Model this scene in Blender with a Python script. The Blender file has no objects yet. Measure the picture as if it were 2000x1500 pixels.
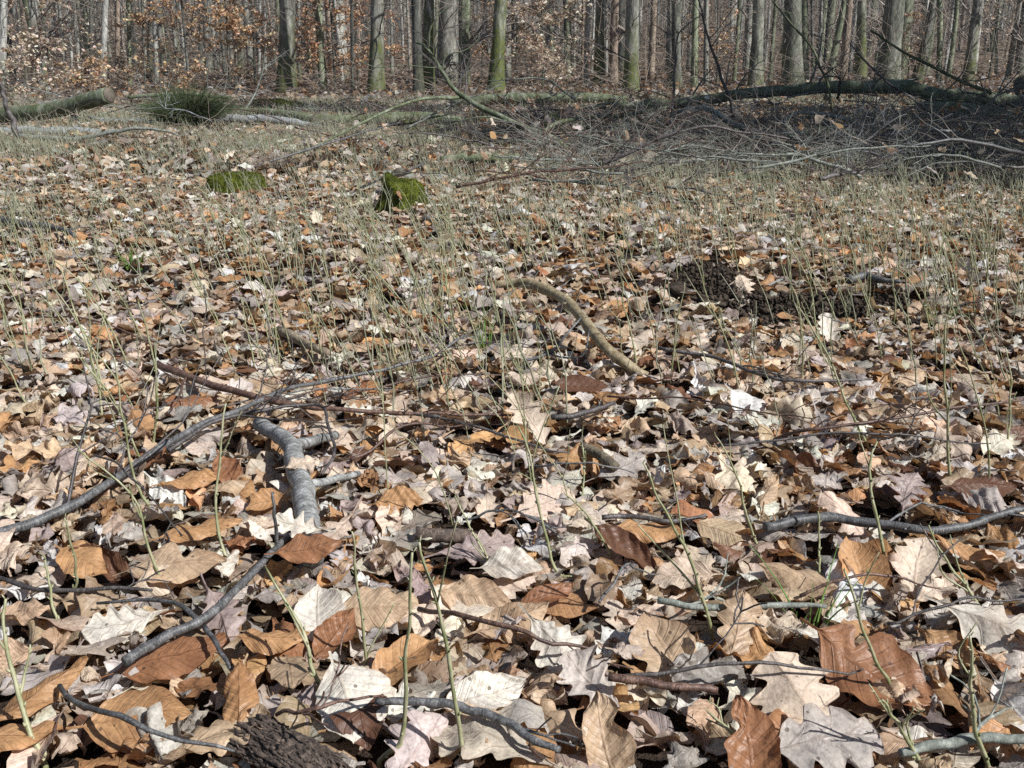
import bpy, math, random
import numpy as np
from math import sin, cos, pi, radians as R
C = bpy.context
SC = C.scene
COL = SC.collection
rng = np.random.default_rng(7)
random.seed(7)

# ------------------------------------------------------------------ camera
CAMH, PITCH, FPX = 0.55, 18.3, 1960.0
cam = bpy.data.cameras.new('camera'); camo = bpy.data.objects.new('camera', cam)
COL.objects.link(camo)
camo.location = (0, 0, CAMH); camo.rotation_euler = (R(90 - PITCH), 0, 0)
cam.sensor_width = 36; cam.lens = FPX * 36 / 2000; cam.clip_start = 0.02; cam.clip_end = 600
SC.camera = camo

# ------------------------------------------------------------------ sky, sun, exposure
SUN_EL = R(44)
SUN_DIR = np.array([0.84, -0.54])           # towards the sun, seen from above (right, a little behind the camera)
SUN_DIR = SUN_DIR / np.linalg.norm(SUN_DIR)
world = bpy.data.worlds.new('World'); SC.world = world; world.use_nodes = True
wt = world.node_tree
sky = wt.nodes.new('ShaderNodeTexSky'); sky.sky_type = 'NISHITA'; sky.sun_disc = False
sky.sun_elevation = SUN_EL; sky.sun_rotation = math.atan2(SUN_DIR[0], SUN_DIR[1])
sky.air_density = 1.0; sky.dust_density = 0.6
wt.links.new(sky.outputs[0], wt.nodes['Background'].inputs[0])
wt.nodes['Background'].inputs[1].default_value = 0.05
sun = bpy.data.lights.new('sun', 'SUN'); sun.energy = 5.0; sun.angle = R(0.53); sun.color = (1.0, 0.98, 0.955)
suno = bpy.data.objects.new('sun', sun); COL.objects.link(suno)
from mathutils import Vector, Matrix, noise as mn
sd = Vector((SUN_DIR[0] * cos(SUN_EL), SUN_DIR[1] * cos(SUN_EL), sin(SUN_EL)))
suno.rotation_euler = sd.to_track_quat('Z', 'Y').to_euler()
SC.view_settings.view_transform = 'Standard'; SC.view_settings.look = 'None'
SC.view_settings.exposure = 0.42; SC.view_settings.gamma = 1.0
SC.cycles.max_bounces = 5; SC.cycles.diffuse_bounces = 2; SC.cycles.glossy_bounces = 1
SC.cycles.transmission_bounces = 3; SC.cycles.transparent_max_bounces = 4
SC.cycles.use_denoising = False

# ------------------------------------------------------------------ terrain and pixel helpers
def gz(x, y):
    x = np.asarray(x, float); y = np.asarray(y, float)
    r = np.hypot(x, y)
    s = np.clip((r - 0.2) / 3.0, 0, 1)
    z = 0.016 * np.sin(x * 2.1 + 1.0) * np.cos(y * 1.7) + 0.010 * np.sin(x * 5.3 + y * 4.1)
    z = z + s * (0.03 * np.sin(x * 0.7 + 0.6) * np.sin(y * 0.6 + 0.9))
    h = np.clip(r - 34, 0, None)
    z = z + 0.13 * h * h / (h + 14)
    z = z + np.clip((r - 60) / 60, 0, 1) * 1.6 * np.sin(np.arctan2(x, y + 1e-6) * 5 + 1)
    return z
p_ = R(PITCH)
def ray(px, py):
    a, b = (px - 1000) / FPX, -(py - 750) / FPX
    return np.array([a, cos(p_) + b * sin(p_), -sin(p_) + b * cos(p_)])
def at(px, py, z=0.0):
    d = ray(px, py); t = 1.0
    hh = 0.0
    for _ in range(12):
        t = (CAMH - hh - z) / max(1e-3, -d[2])
        t = min(t, 60)
        hh = float(gz(d[0] * t, d[1] * t)) * 0.7 + hh * 0.3
    return np.array([d[0] * t, d[1] * t, hh + z])
def atd(px, py, Y):
    d = ray(px, py); t = Y / d[1]
    return np.array([d[0] * t, Y, CAMH + d[2] * t])
def proj(p):
    p = np.asarray(p, float); q = p - np.array([0, 0, CAMH])
    f = q[..., 1] * cos(p_) - q[..., 2] * sin(p_)
    u = q[..., 1] * sin(p_) + q[..., 2] * cos(p_)
    f = np.maximum(f, 1e-3)
    return 1000 + FPX * q[..., 0] / f, 750 - FPX * u / f, f

# ------------------------------------------------------------------ objects
def tag(o, label=None, cat=None, group=None, kind=None):
    if label: o['label'] = label
    if cat: o['category'] = cat
    if group: o['group'] = group
    if kind: o['kind'] = kind
    return o
def empty(name, loc=(0, 0, 0)):
    o = bpy.data.objects.new(name, None); COL.objects.link(o); o.location = loc
    o.empty_display_size = 0.1
    return o
def mesh_np(name, V, F, smooth=True):
    """F: (n,k) index array, or a list of such arrays"""
    me = bpy.data.meshes.new(name)
    V = np.ascontiguousarray(V, dtype=np.float32)
    if isinstance(F, np.ndarray): F = [F]
    F = [f for f in F if len(f)]
    nl = sum(f.size for f in F); nf = sum(len(f) for f in F)
    me.vertices.add(len(V)); me.vertices.foreach_set('co', V.ravel())
    me.loops.add(nl); me.loops.foreach_set('vertex_index', np.concatenate([f.ravel() for f in F]).astype(np.int32))
    me.polygons.add(nf)
    tot = np.concatenate([np.full(len(f), f.shape[1]) for f in F]).astype(np.int32)
    st = np.concatenate([[0], np.cumsum(tot)[:-1]]).astype(np.int32)
    me.polygons.foreach_set('loop_start', st)
    me.update(calc_edges=True)
    if smooth: me.polygons.foreach_set('use_smooth', np.ones(nf, bool))
    return me
def put(name, me, mat, parent=None, loc=None):
    o = bpy.data.objects.new(name, me); COL.objects.link(o)
    if mat and not me.materials: me.materials.append(mat)
    if parent: o.parent = parent
    if loc is not None: o.location = loc
    return o
def attr(me, name, typ, data):
    a = me.attributes.new(name, typ, 'POINT')
    a.data.foreach_set('color' if typ == 'FLOAT_COLOR' else 'vector', np.ascontiguousarray(data, dtype=np.float32).ravel())

class TB:
    """collects tapered tubes"""
    def __init__(s): s.V = []; s.F = []; s.n = 0; s.F4 = []
    def tube(s, P, r, S=6, cap=True, lump=0.0):
        P = np.asarray(P, float); K = len(P)
        r = np.broadcast_to(np.asarray(r, float), (K,))
        T = np.gradient(P, axis=0); T /= np.linalg.norm(T, axis=1)[:, None] + 1e-12
        a = np.array([0.13, 0.21, 0.97]) if abs(T[0][2]) < 0.8 else np.array([0.97, 0.13, 0.21])
        n = np.cross(T[0], a); n /= np.linalg.norm(n)
        ang = np.arange(S) * 2 * pi / S
        out = np.zeros((K, S, 3))
        for i in range(K):
            n = n - T[i] * n.dot(T[i]); n /= np.linalg.norm(n) + 1e-12
            b = np.cross(T[i], n)
            rr = r[i] * (1 + lump * np.sin(ang * 2 + i * 1.7) + lump * np.sin(ang * 3 - i * 2.3))
            out[i] = P[i] + (np.cos(ang) * rr)[:, None] * n + (np.sin(ang) * rr)[:, None] * b
        i, j = np.meshgrid(np.arange(K - 1), np.arange(S), indexing='ij')
        q = np.stack([i * S + j, i * S + (j + 1) % S, (i + 1) * S + (j + 1) % S, (i + 1) * S + j], -1).reshape(-1, 4) + s.n
        V = out.reshape(-1, 3)
        s.F4.append(q)
        if cap:
            V = np.vstack([V, P[0], P[-1]])
            c0, c1 = s.n + K * S, s.n + K * S + 1
            jj = np.arange(S)
            s.F.append(np.stack([np.full(S, c0), s.n + (jj + 1) % S, s.n + jj], -1))
            b0 = s.n + (K - 1) * S
            s.F.append(np.stack([np.full(S, c1), b0 + jj, b0 + (jj + 1) % S], -1))
        s.V.append(V); s.n += len(V)
    def mesh(s, name, loc=None):
        V = np.vstack(s.V)
        if loc is not None: V = V - np.asarray(loc)
        F = [np.vstack(s.F4)]
        if s.F: F.append(np.vstack(s.F))
        return mesh_np(name, V, F)
def smooth_path(P, n, jit=0.0, seed=None):
    """Catmull-Rom through P with n samples, with jitter"""
    g = np.random.default_rng(seed) if seed is not None else rng
    P = np.asarray(P, float)
    if len(P) == 2: P = np.array([P[0], (P[0] + P[1]) / 2, P[1]])
    Q = np.vstack([2 * P[0] - P[1], P, 2 * P[-1] - P[-2]])
    t = np.linspace(0, len(P) - 1 - 1e-6, n); k = t.astype(int); u = (t - k)[:, None]
    a, b, c, d = Q[k], Q[k + 1], Q[k + 2], Q[k + 3]
    o = 0.5 * ((2 * b) + (-a + c) * u + (2 * a - 5 * b + 4 * c - d) * u * u + (-a + 3 * b - 3 * c + d) * u ** 3)
    if jit:
        j = g.normal(0, jit, (n, 3)); j[1:-1] = (j[:-2] + j[1:-1] * 2 + j[2:]) / 4; j[0] *= 0.2
        o = o + j
    return o
def batch_tubes(P, Rr, S=3):
    """P (N,K,3), Rr (N,K): many thin tubes in one go -> V, F"""
    N, K, _ = P.shape
    T = np.gradient(P, axis=1); T /= np.linalg.norm(T, axis=2, keepdims=True) + 1e-12
    A = P[:, -1] - P[:, 0]; A /= np.linalg.norm(A, axis=1, keepdims=True) + 1e-12
    ref = np.where(np.abs(A[:, 2:3]) < 0.8, np.array([[0.1, 0.2, 0.97]]), np.array([[0.97, 0.2, 0.1]]))[:, None]
    n = np.cross(T, np.broadcast_to(ref, T.shape)); n /= np.linalg.norm(n, axis=2, keepdims=True) + 1e-9
    b = np.cross(T, n)
    ang = np.arange(S) * 2 * pi / S
    V = P[:, :, None] + Rr[:, :, None, None] * (np.cos(ang)[:, None] * n[:, :, None] + np.sin(ang)[:, None] * b[:, :, None])
    i, j = np.meshgrid(np.arange(K - 1), np.arange(S), indexing='ij')
    q = np.stack([i * S + j, i * S + (j + 1) % S, (i + 1) * S + (j + 1) % S, (i + 1) * S + j], -1).reshape(-1, 4)
    F = (q[None] + (np.arange(N) * K * S)[:, None, None]).reshape(-1, 4)
    return V.reshape(-1, 3), F

# ------------------------------------------------------------------ materials
class NT:
    def __init__(s, name):
        s.m = bpy.data.materials.new(name); s.m.use_nodes = True; s.t = s.m.node_tree
        s.b = s.t.nodes['Principled BSDF']; s.out = s.t.nodes['Material Output']
    def n(s, typ, **kw):
        nd = s.t.nodes.new(typ)
        for k, v in kw.items():
            if k.startswith('i_'):
                key = k[2:]; key = int(key) if key.isdigit() else key
                s.set(nd.inputs[key], v)
            else: setattr(nd, k, v)
        return nd
    def set(s, inp, v):
        if hasattr(v, 'default_value') and hasattr(v, 'links'): s.t.links.new(v, inp)
        elif isinstance(v, tuple) and len(v) == 3 and inp.type == 'RGBA': inp.default_value = (*v, 1)
        else: inp.default_value = v
    def math(s, op, a, b=0.0, c=None, clamp=False):
        nd = s.t.nodes.new('ShaderNodeMath'); nd.operation = op; nd.use_clamp = clamp
        s.set(nd.inputs[0], a); s.set(nd.inputs[1], b)
        if c is not None: s.set(nd.inputs[2], c)
        return nd.outputs[0]
    def mix(s, f, a, b, mode='MIX'):
        nd = s.t.nodes.new('ShaderNodeMix'); nd.data_type = 'RGBA'; nd.blend_type = mode
        s.set(nd.inputs[0], f); s.set(nd.inputs[6], a); s.set(nd.inputs[7], b)
        return nd.outputs[2]
    def noise(s, co, scale, detail=3, rough=0.55, dist=0.0):
        nd = s.n('ShaderNodeTexNoise'); nd.inputs['Scale'].default_value = scale
        nd.inputs['Detail'].default_value = detail; nd.inputs['Roughness'].default_value = rough
        nd.inputs['Distortion'].default_value = dist
        if co is not None: s.t.links.new(co, nd.inputs['Vector'])
        return nd.outputs[0]
    def ramp(s, f, *stops, interp='LINEAR'):
        nd = s.t.nodes.new('ShaderNodeValToRGB'); cr = nd.color_ramp; cr.interpolation = interp
        while len(cr.elements) < len(stops): cr.elements.new(0.5)
        for e, (p, c) in zip(cr.elements, stops):
            e.position = p; e.color = (*c, 1) if isinstance(c, tuple) else (c, c, c, 1)
        s.t.links.new(f, nd.inputs[0]); return nd.outputs[0]
    def map(s, co, sc):
        nd = s.n('ShaderNodeMapping'); nd.inputs['Scale'].default_value = sc
        s.t.links.new(co, nd.inputs['Vector']); return nd.outputs[0]
    def bump(s, h, strength, dist):
        nd = s.n('ShaderNodeBump'); nd.inputs['Strength'].default_value = strength
        nd.inputs['Distance'].default_value = dist; s.t.links.new(h, nd.inputs['Height'])
        s.t.links.new(nd.outputs[0], s.b.inputs['Normal']); return nd.outputs[0]

def leaf_material(name, trans=0.26, tint=(1.15, 0.78, 0.45)):
    m = NT(name)
    pos = m.n('ShaderNodeNewGeometry').outputs['Position']
    geo = m.t.nodes[-1]
    lu = m.n('ShaderNodeAttribute', attribute_name='luv').outputs['Vector']
    lc = m.n('ShaderNodeAttribute', attribute_name='lcol').outputs['Color']
    sep = m.n('ShaderNodeSeparateXYZ'); m.t.links.new(lu, sep.inputs[0])
    u, v, nv = sep.outputs
    av = m.math('ABSOLUTE', v)
    t = m.math('MULTIPLY', m.math('SUBTRACT', u, m.math('MULTIPLY', av, 0.2)), nv)
    fr = m.math('FRACT', m.math('ADD', t, 40.0))
    tri = m.math('MULTIPLY', m.math('ABSOLUTE', m.math('SUBTRACT', fr, 0.5)), 2.0)
    side = m.n('ShaderNodeMapRange', i_0=tri, i_1=0.80, i_2=0.97).outputs[0]
    mid = m.n('ShaderNodeMapRange', i_0=av, i_1=0.075, i_2=0.02).outputs[0]
    vein = m.math('MAXIMUM', m.math('MULTIPLY', side, 0.7), mid)
    n1 = m.noise(pos, 34, 4, 0.6)
    n2 = m.noise(pos, 260, 3, 0.6)
    n3 = m.noise(pos, 13, 2, 0.5)
    lite = m.ramp(n1, (0.52, 0.0), (0.66, 1.0))
    dark = m.ramp(n3, (0.56, 0.0), (0.68, 1.0))
    c = m.mix(m.math('MULTIPLY', lite, 0.6), lc, m.mix(1.0, lc, (1.28, 1.28, 1.22), 'MULTIPLY'))
    c = m.mix(m.math('MULTIPLY', dark, 0.7), c, m.mix(1.0, lc, (0.60, 0.52, 0.47), 'MULTIPLY'))
    sp = m.ramp(n2, (0.30, 0.62), (0.5, 1.0), (0.72, 1.15))
    c = m.mix(0.8, c, sp, 'MULTIPLY')
    c = m.mix(m.math('MULTIPLY', vein, 0.34), c, m.mix(1.0, c, (0.58, 0.46, 0.38), 'MULTIPLY'))
    # small dark fungus specks and brown margins
    edge = m.n('ShaderNodeMapRange', i_0=av, i_1=0.8, i_2=1.0).outputs[0]
    c = m.mix(m.math('MULTIPLY', edge, 0.28), c, m.mix(1.0, c, (0.62, 0.5, 0.42), 'MULTIPLY'))
    vor = m.n('ShaderNodeTexVoronoi'); vor.inputs['Scale'].default_value = 75; m.t.links.new(pos, vor.inputs['Vector'])
    spk = m.math('MULTIPLY', m.math('LESS_THAN', vor.outputs['Distance'], 0.13), m.math('GREATER_THAN', n1, 0.50))
    c = m.mix(m.math('MULTIPLY', spk, 0.7), c, (0.06, 0.035, 0.025))
    # the underside is paler and greyer
    c = m.mix(m.math('MULTIPLY', geo.outputs['Backfacing'], 0.35), c, m.mix(0.5, c, (0.42, 0.36, 0.30)))
    m.set(m.b.inputs['Base Color'], c)
    m.set(m.b.inputs['Roughness'], m.ramp(n1, (0.3, 0.36), (0.7, 0.62)))
    m.b.inputs['Specular IOR Level'].default_value = 0.45
    rib = m.math('MULTIPLY', m.math('COSINE', m.math('MULTIPLY', t, 2 * pi)), -0.5)
    h = m.math('ADD', m.math('MULTIPLY', rib, 0.32), m.math('ADD', m.math('MULTIPLY', vein, 0.5), m.math('MULTIPLY', n1, 2.4)))
    h = m.math('ADD', h, m.math('MULTIPLY', n2, 0.5))
    nrm = m.bump(h, 0.6, 0.0019)
    tr = m.n('ShaderNodeBsdfTranslucent'); m.set(tr.inputs['Color'], m.mix(1.0, c, tint, 'MULTIPLY'))
    m.t.links.new(nrm, tr.inputs['Normal'])
    mx = m.n('ShaderNodeMixShader'); mx.inputs[0].default_value = trans
    m.t.links.new(m.b.outputs[0], mx.inputs[1]); m.t.links.new(tr.outputs[0], mx.inputs[2])
    m.t.links.new(mx.outputs[0], m.out.inputs[0])
    return m.m
LEAF = leaf_material('dry_leaf')
LEAF_T = leaf_material('hanging_dry_leaf', 0.38, (1.1, 0.88, 0.66))

def bark_material(name, base, alt, moss=0.0, moss_top=0.8, scale=1.0, lichen=0.3, ring=0.0, rough=0.8):
    m = NT(name)
    tc = m.n('ShaderNodeTexCoord').outputs['Object']
    oi = m.n('ShaderNodeObjectInfo')
    rv = m.n('ShaderNodeVectorMath', operation='SCALE'); m.set(rv.inputs[0], (7.0, 3.0, 5.0)); m.t.links.new(oi.outputs['Random'], rv.inputs['Scale'])
    ad = m.n('ShaderNodeVectorMath', operation='ADD'); m.t.links.new(tc, ad.inputs[0]); m.t.links.new(rv.outputs[0], ad.inputs[1])
    co = ad.outputs[0]
    st = m.map(co, (1.0, 1.0, 0.28))
    n1 = m.noise(st, 9 * scale, 5, 0.62, 0.4)
    n2 = m.noise(st, 45 * scale, 4, 0.65)
    n3 = m.noise(co, 3.2 * scale, 3, 0.5)
    c = m.ramp(n1, (0.30, tuple(b * 0.55 for b in base)), (0.48, base), (0.70, alt))
    c = m.mix(m.math('MULTIPLY', m.ramp(n2, (0.52, 0.0), (0.68, 1.0)), lichen), c, tuple(min(0.7, a * 1.5 + 0.05) for a in alt))
    c = m.mix(0.75, c, m.ramp(n2, (0.3, 0.5), (0.6, 1.1)), 'MULTIPLY')
    if moss > 0:
        sep = m.n('ShaderNodeSeparateXYZ'); m.t.links.new(tc, sep.inputs[0])
        zz = m.math('SUBTRACT', m.math('ADD', sep.outputs[2], m.math('MULTIPLY', m.math('SUBTRACT', n3, 0.5), 1.3)), moss_top)
        mk = m.math('MULTIPLY', m.n('ShaderNodeMapRange', i_0=m.math('ADD', zz, m.math('MULTIPLY', m.math('SUBTRACT', n1, 0.5), 1.6)), i_1=0.38, i_2=-0.32).outputs[0], m.ramp(n2, (0.36, 0.25), (0.55, 1.0)))
        mc = m.ramp(n2, (0.3, (0.025, 0.042, 0.010)), (0.55, (0.10, 0.125, 0.018)), (0.8, (0.20, 0.185, 0.03)))
        c = m.mix(m.math('MULTIPLY', mk, moss), c, mc)
    # per-tree tint
    hs = m.n('ShaderNodeHueSaturation'); m.t.links.new(c, hs.inputs['Color'])
    m.set(hs.inputs['Value'], m.math('ADD', 0.66, m.math('MULTIPLY', oi.outputs['Random'], 0.36)))
    m.set(m.b.inputs['Base Color'], hs.outputs[0]); m.b.inputs['Roughness'].default_value = rough
    h = m.math('ADD', m.math('MULTIPLY', n1, 1.0), m.math('MULTIPLY', n2, 0.6))
    if ring:
        w = m.n('ShaderNodeTexWave'); w.bands_direction = 'Y'; w.inputs['Scale'].default_value = ring; w.inputs['Distortion'].default_value = 5
        w.inputs['Detail'].default_value = 3; m.t.links.new(tc, w.inputs['Vector'])
        h = m.math('ADD', h, m.math('MULTIPLY', w.outputs['Fac'], 0.7))
    m.bump(h, 0.8, 0.012 / scale)
    return m.m
B_GREY = bark_material('grey_bark', (0.25, 0.25, 0.21), (0.52, 0.51, 0.44), 0.8, 0.10)
B_MOSSY = bark_material('mossy_bark', (0.20, 0.20, 0.17), (0.44, 0.44, 0.38), 1.0, 0.62)
B_MOSSYT = bark_material('tall_mossy_bark', (0.13, 0.14, 0.10), (0.44, 0.44, 0.37), 1.0, 1.15)
B_PALE = bark_material('pale_bark', (0.42, 0.42, 0.38), (0.68, 0.68, 0.64), 0.4, 0.2)
B_GREEN = bark_material('algae_bark', (0.17, 0.20, 0.12), (0.38, 0.41, 0.28), 0.6, 0.15)
B_DARK = bark_material('dark_bark', (0.08, 0.085, 0.07), (0.20, 0.20, 0.17), 0.5, 0.2)
B_TAN = bark_material('tan_bark', (0.25, 0.19, 0.14), (0.46, 0.37, 0.29), 0.2, 0.2)
B_SHG = bark_material('shaded_grey_bark', (0.13, 0.135, 0.105), (0.30, 0.305, 0.25), 0.7, 0.15)  # grey bark copy with the shade on right-hand trunks put into its colour
B_LOG = bark_material('log_bark', (0.12, 0.15, 0.085), (0.31, 0.34, 0.25), 0.7, 0.0, 2.2)
B_LOGP = bark_material('bleached_log_bark', (0.26, 0.28, 0.28), (0.44, 0.47, 0.47), 0.0, 0, 2.2)
B_BR = bark_material('branch_bark', (0.20, 0.22, 0.19), (0.36, 0.38, 0.34), 0.0, 0, 7, 0.25)
B_GB = bark_material('smooth_grey_branch_bark', (0.27, 0.275, 0.265), (0.50, 0.51, 0.50), 0.0, 0, 8, 0.25, ring=30, rough=0.55)
B_DK = bark_material('dark_twig_bark', (0.075, 0.066, 0.063), (0.19, 0.17, 0.165), 0.0, 0, 14, 0.4, rough=0.55)
B_RED = bark_material('red_brown_twig_bark', (0.11, 0.06, 0.045), (0.26, 0.16, 0.115), 0.0, 0, 14, 0.3, rough=0.5)
B_SH = bark_material('weathered_twig_bark', (0.09, 0.09, 0.092), (0.22, 0.22, 0.22), 0.0, 0, 12, 0.4, rough=0.5)
B_WOOD = bark_material('bare_wood', (0.36, 0.28, 0.16), (0.62, 0.52, 0.33), 0.0, 0, 9, 0.15, rough=0.6)
B_ROT = bark_material('rotten_wood_bark', (0.075, 0.055, 0.043), (0.24, 0.18, 0.14), 0.0, 0, 24, 0.3)
def plain(name, c1, c2, sc, rough=0.7, spec=0.3, bump=0.5, bd=0.004):
    m = NT(name); pos = m.n('ShaderNodeNewGeometry').outputs['Position']
    n = m.noise(pos, sc, 4, 0.65)
    m.set(m.b.inputs['Base Color'], m.ramp(n, (0.3, c1), (0.7, c2)))
    m.b.inputs['Roughness'].default_value = rough; m.b.inputs['Specular IOR Level'].default_value = spec
    m.bump(n, bump, bd); return m.m
M_STEM = plain('green_stem', (0.15, 0.175, 0.065), (0.46, 0.44, 0.29), 55, 0.45, 0.4, 0.2, 0.001)
M_STEMF = plain('pale_stem', (0.10, 0.12, 0.06), (0.42, 0.42, 0.31), 14, 0.5, 0.4, 0.1, 0.001)
M_MOSS = plain('moss', (0.028, 0.038, 0.009), (0.135, 0.155, 0.022), 45, 0.9, 0.1)
M_GRASS = plain('green_grass', (0.05, 0.12, 0.02), (0.16, 0.28, 0.06), 30, 0.5)
M_TUFT = plain('dark_green_tuft', (0.02, 0.036, 0.016), (0.09, 0.115, 0.045), 30, 0.6)
M_STRAW = plain('dry_straw', (0.26, 0.20, 0.10), (0.46, 0.38, 0.22), 60, 0.6)
M_SOIL = plain('dark_soil', (0.020, 0.015, 0.012), (0.10, 0.078, 0.060), 40, 0.95, 0.1, 1.0, 0.01)
M_CUT = plain('sawn_wood', (0.06, 0.05, 0.04), (0.17, 0.14, 0.11), 40, 0.8)
M_TWIG = plain('fine_twig', (0.08, 0.066, 0.055), (0.34, 0.295, 0.255), 5, 0.6, 0.3, 0.1, 0.001)
M_TWIGR = plain('reddish_fine_twig', (0.11, 0.085, 0.068), (0.36, 0.30, 0.245), 5, 0.6, 0.3, 0.1, 0.001)
M_FAR = plain('distant_bark', (0.075, 0.08, 0.065), (0.42, 0.425, 0.375), 0.9, 0.8, 0.2, 0.1)
M_NEEDLE = plain('spruce_needles', (0.012, 0.03, 0.012), (0.04, 0.08, 0.03), 3, 0.7)

def ground_material():
    m = NT('forest_floor'); pos = m.n('ShaderNodeNewGeometry').outputs['Position']
    v = m.n('ShaderNodeTexVoronoi'); v.inputs['Scale'].default_value = 11; m.t.links.new(pos, v.inputs['Vector'])
    vb = m.n('ShaderNodeSeparateColor'); m.t.links.new(v.outputs['Color'], vb.inputs[0])
    cell = m.ramp(vb.outputs[0], (0.0, (0.04, 0.027, 0.019)), (0.35, (0.13, 0.092, 0.064)), (0.6, (0.19, 0.145, 0.11)), (0.85, (0.33, 0.28, 0.23)), interp='CONSTANT')  # far litter colours, darkened in place of shade inside the wood
    n = m.noise(pos, 0.35, 4, 0.6)
    cell = m.mix(0.8, cell, m.ramp(n, (0.3, (0.6, 0.62, 0.5)), (0.7, (1.1, 1.0, 0.95))), 'MULTIPLY')
    nn = m.noise(pos, 50, 4, 0.7)
    hum = m.ramp(nn, (0.3, (0.012, 0.009, 0.007)), (0.7, (0.055, 0.038, 0.028)))
    sep = m.n('ShaderNodeSeparateXYZ'); m.t.links.new(pos, sep.inputs[0])
    far = m.n('ShaderNodeMapRange', i_0=sep.outputs[1], i_1=5.0, i_2=11.0).outputs[0]
    m.set(m.b.inputs['Base Color'], m.mix(far, hum, cell)); m.b.inputs['Roughness'].default_value = 0.9
    m.b.inputs['Specular IOR Level'].default_value = 0.15
    m.bump(m.math('ADD', vb.outputs[1], nn), 0.8, 0.03)
    return m.m

# ------------------------------------------------------------------ ground
def build_ground():
    rad = np.concatenate([[0.0], np.geomspace(0.25, 30, 130), np.linspace(31, 190, 110)])
    na = 300; ang = np.linspace(0, 2 * pi, na, endpoint=False)
    X = rad[1:, None] * np.sin(ang); Y = rad[1:, None] * np.cos(ang)
    V = np.stack([X, Y, gz(X, Y)], -1).reshape(-1, 3)
    K = len(rad) - 1
    i, j = np.meshgrid(np.arange(K - 1), np.arange(na), indexing='ij')
    q = np.stack([i * na + j, (i + 1) * na + j, (i + 1) * na + (j + 1) % na, i * na + (j + 1) % na], -1).reshape(-1, 4)
    V = np.vstack([V, [[0, 0, float(gz(0, 0))]]]); jj = np.arange(na)
    tri = np.stack([np.full(na, K * na), jj, (jj + 1) % na], -1)
    o = put('ground', mesh_np('ground', V, [q, tri]), ground_material()); tag(o, kind='structure')
build_ground()

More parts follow.
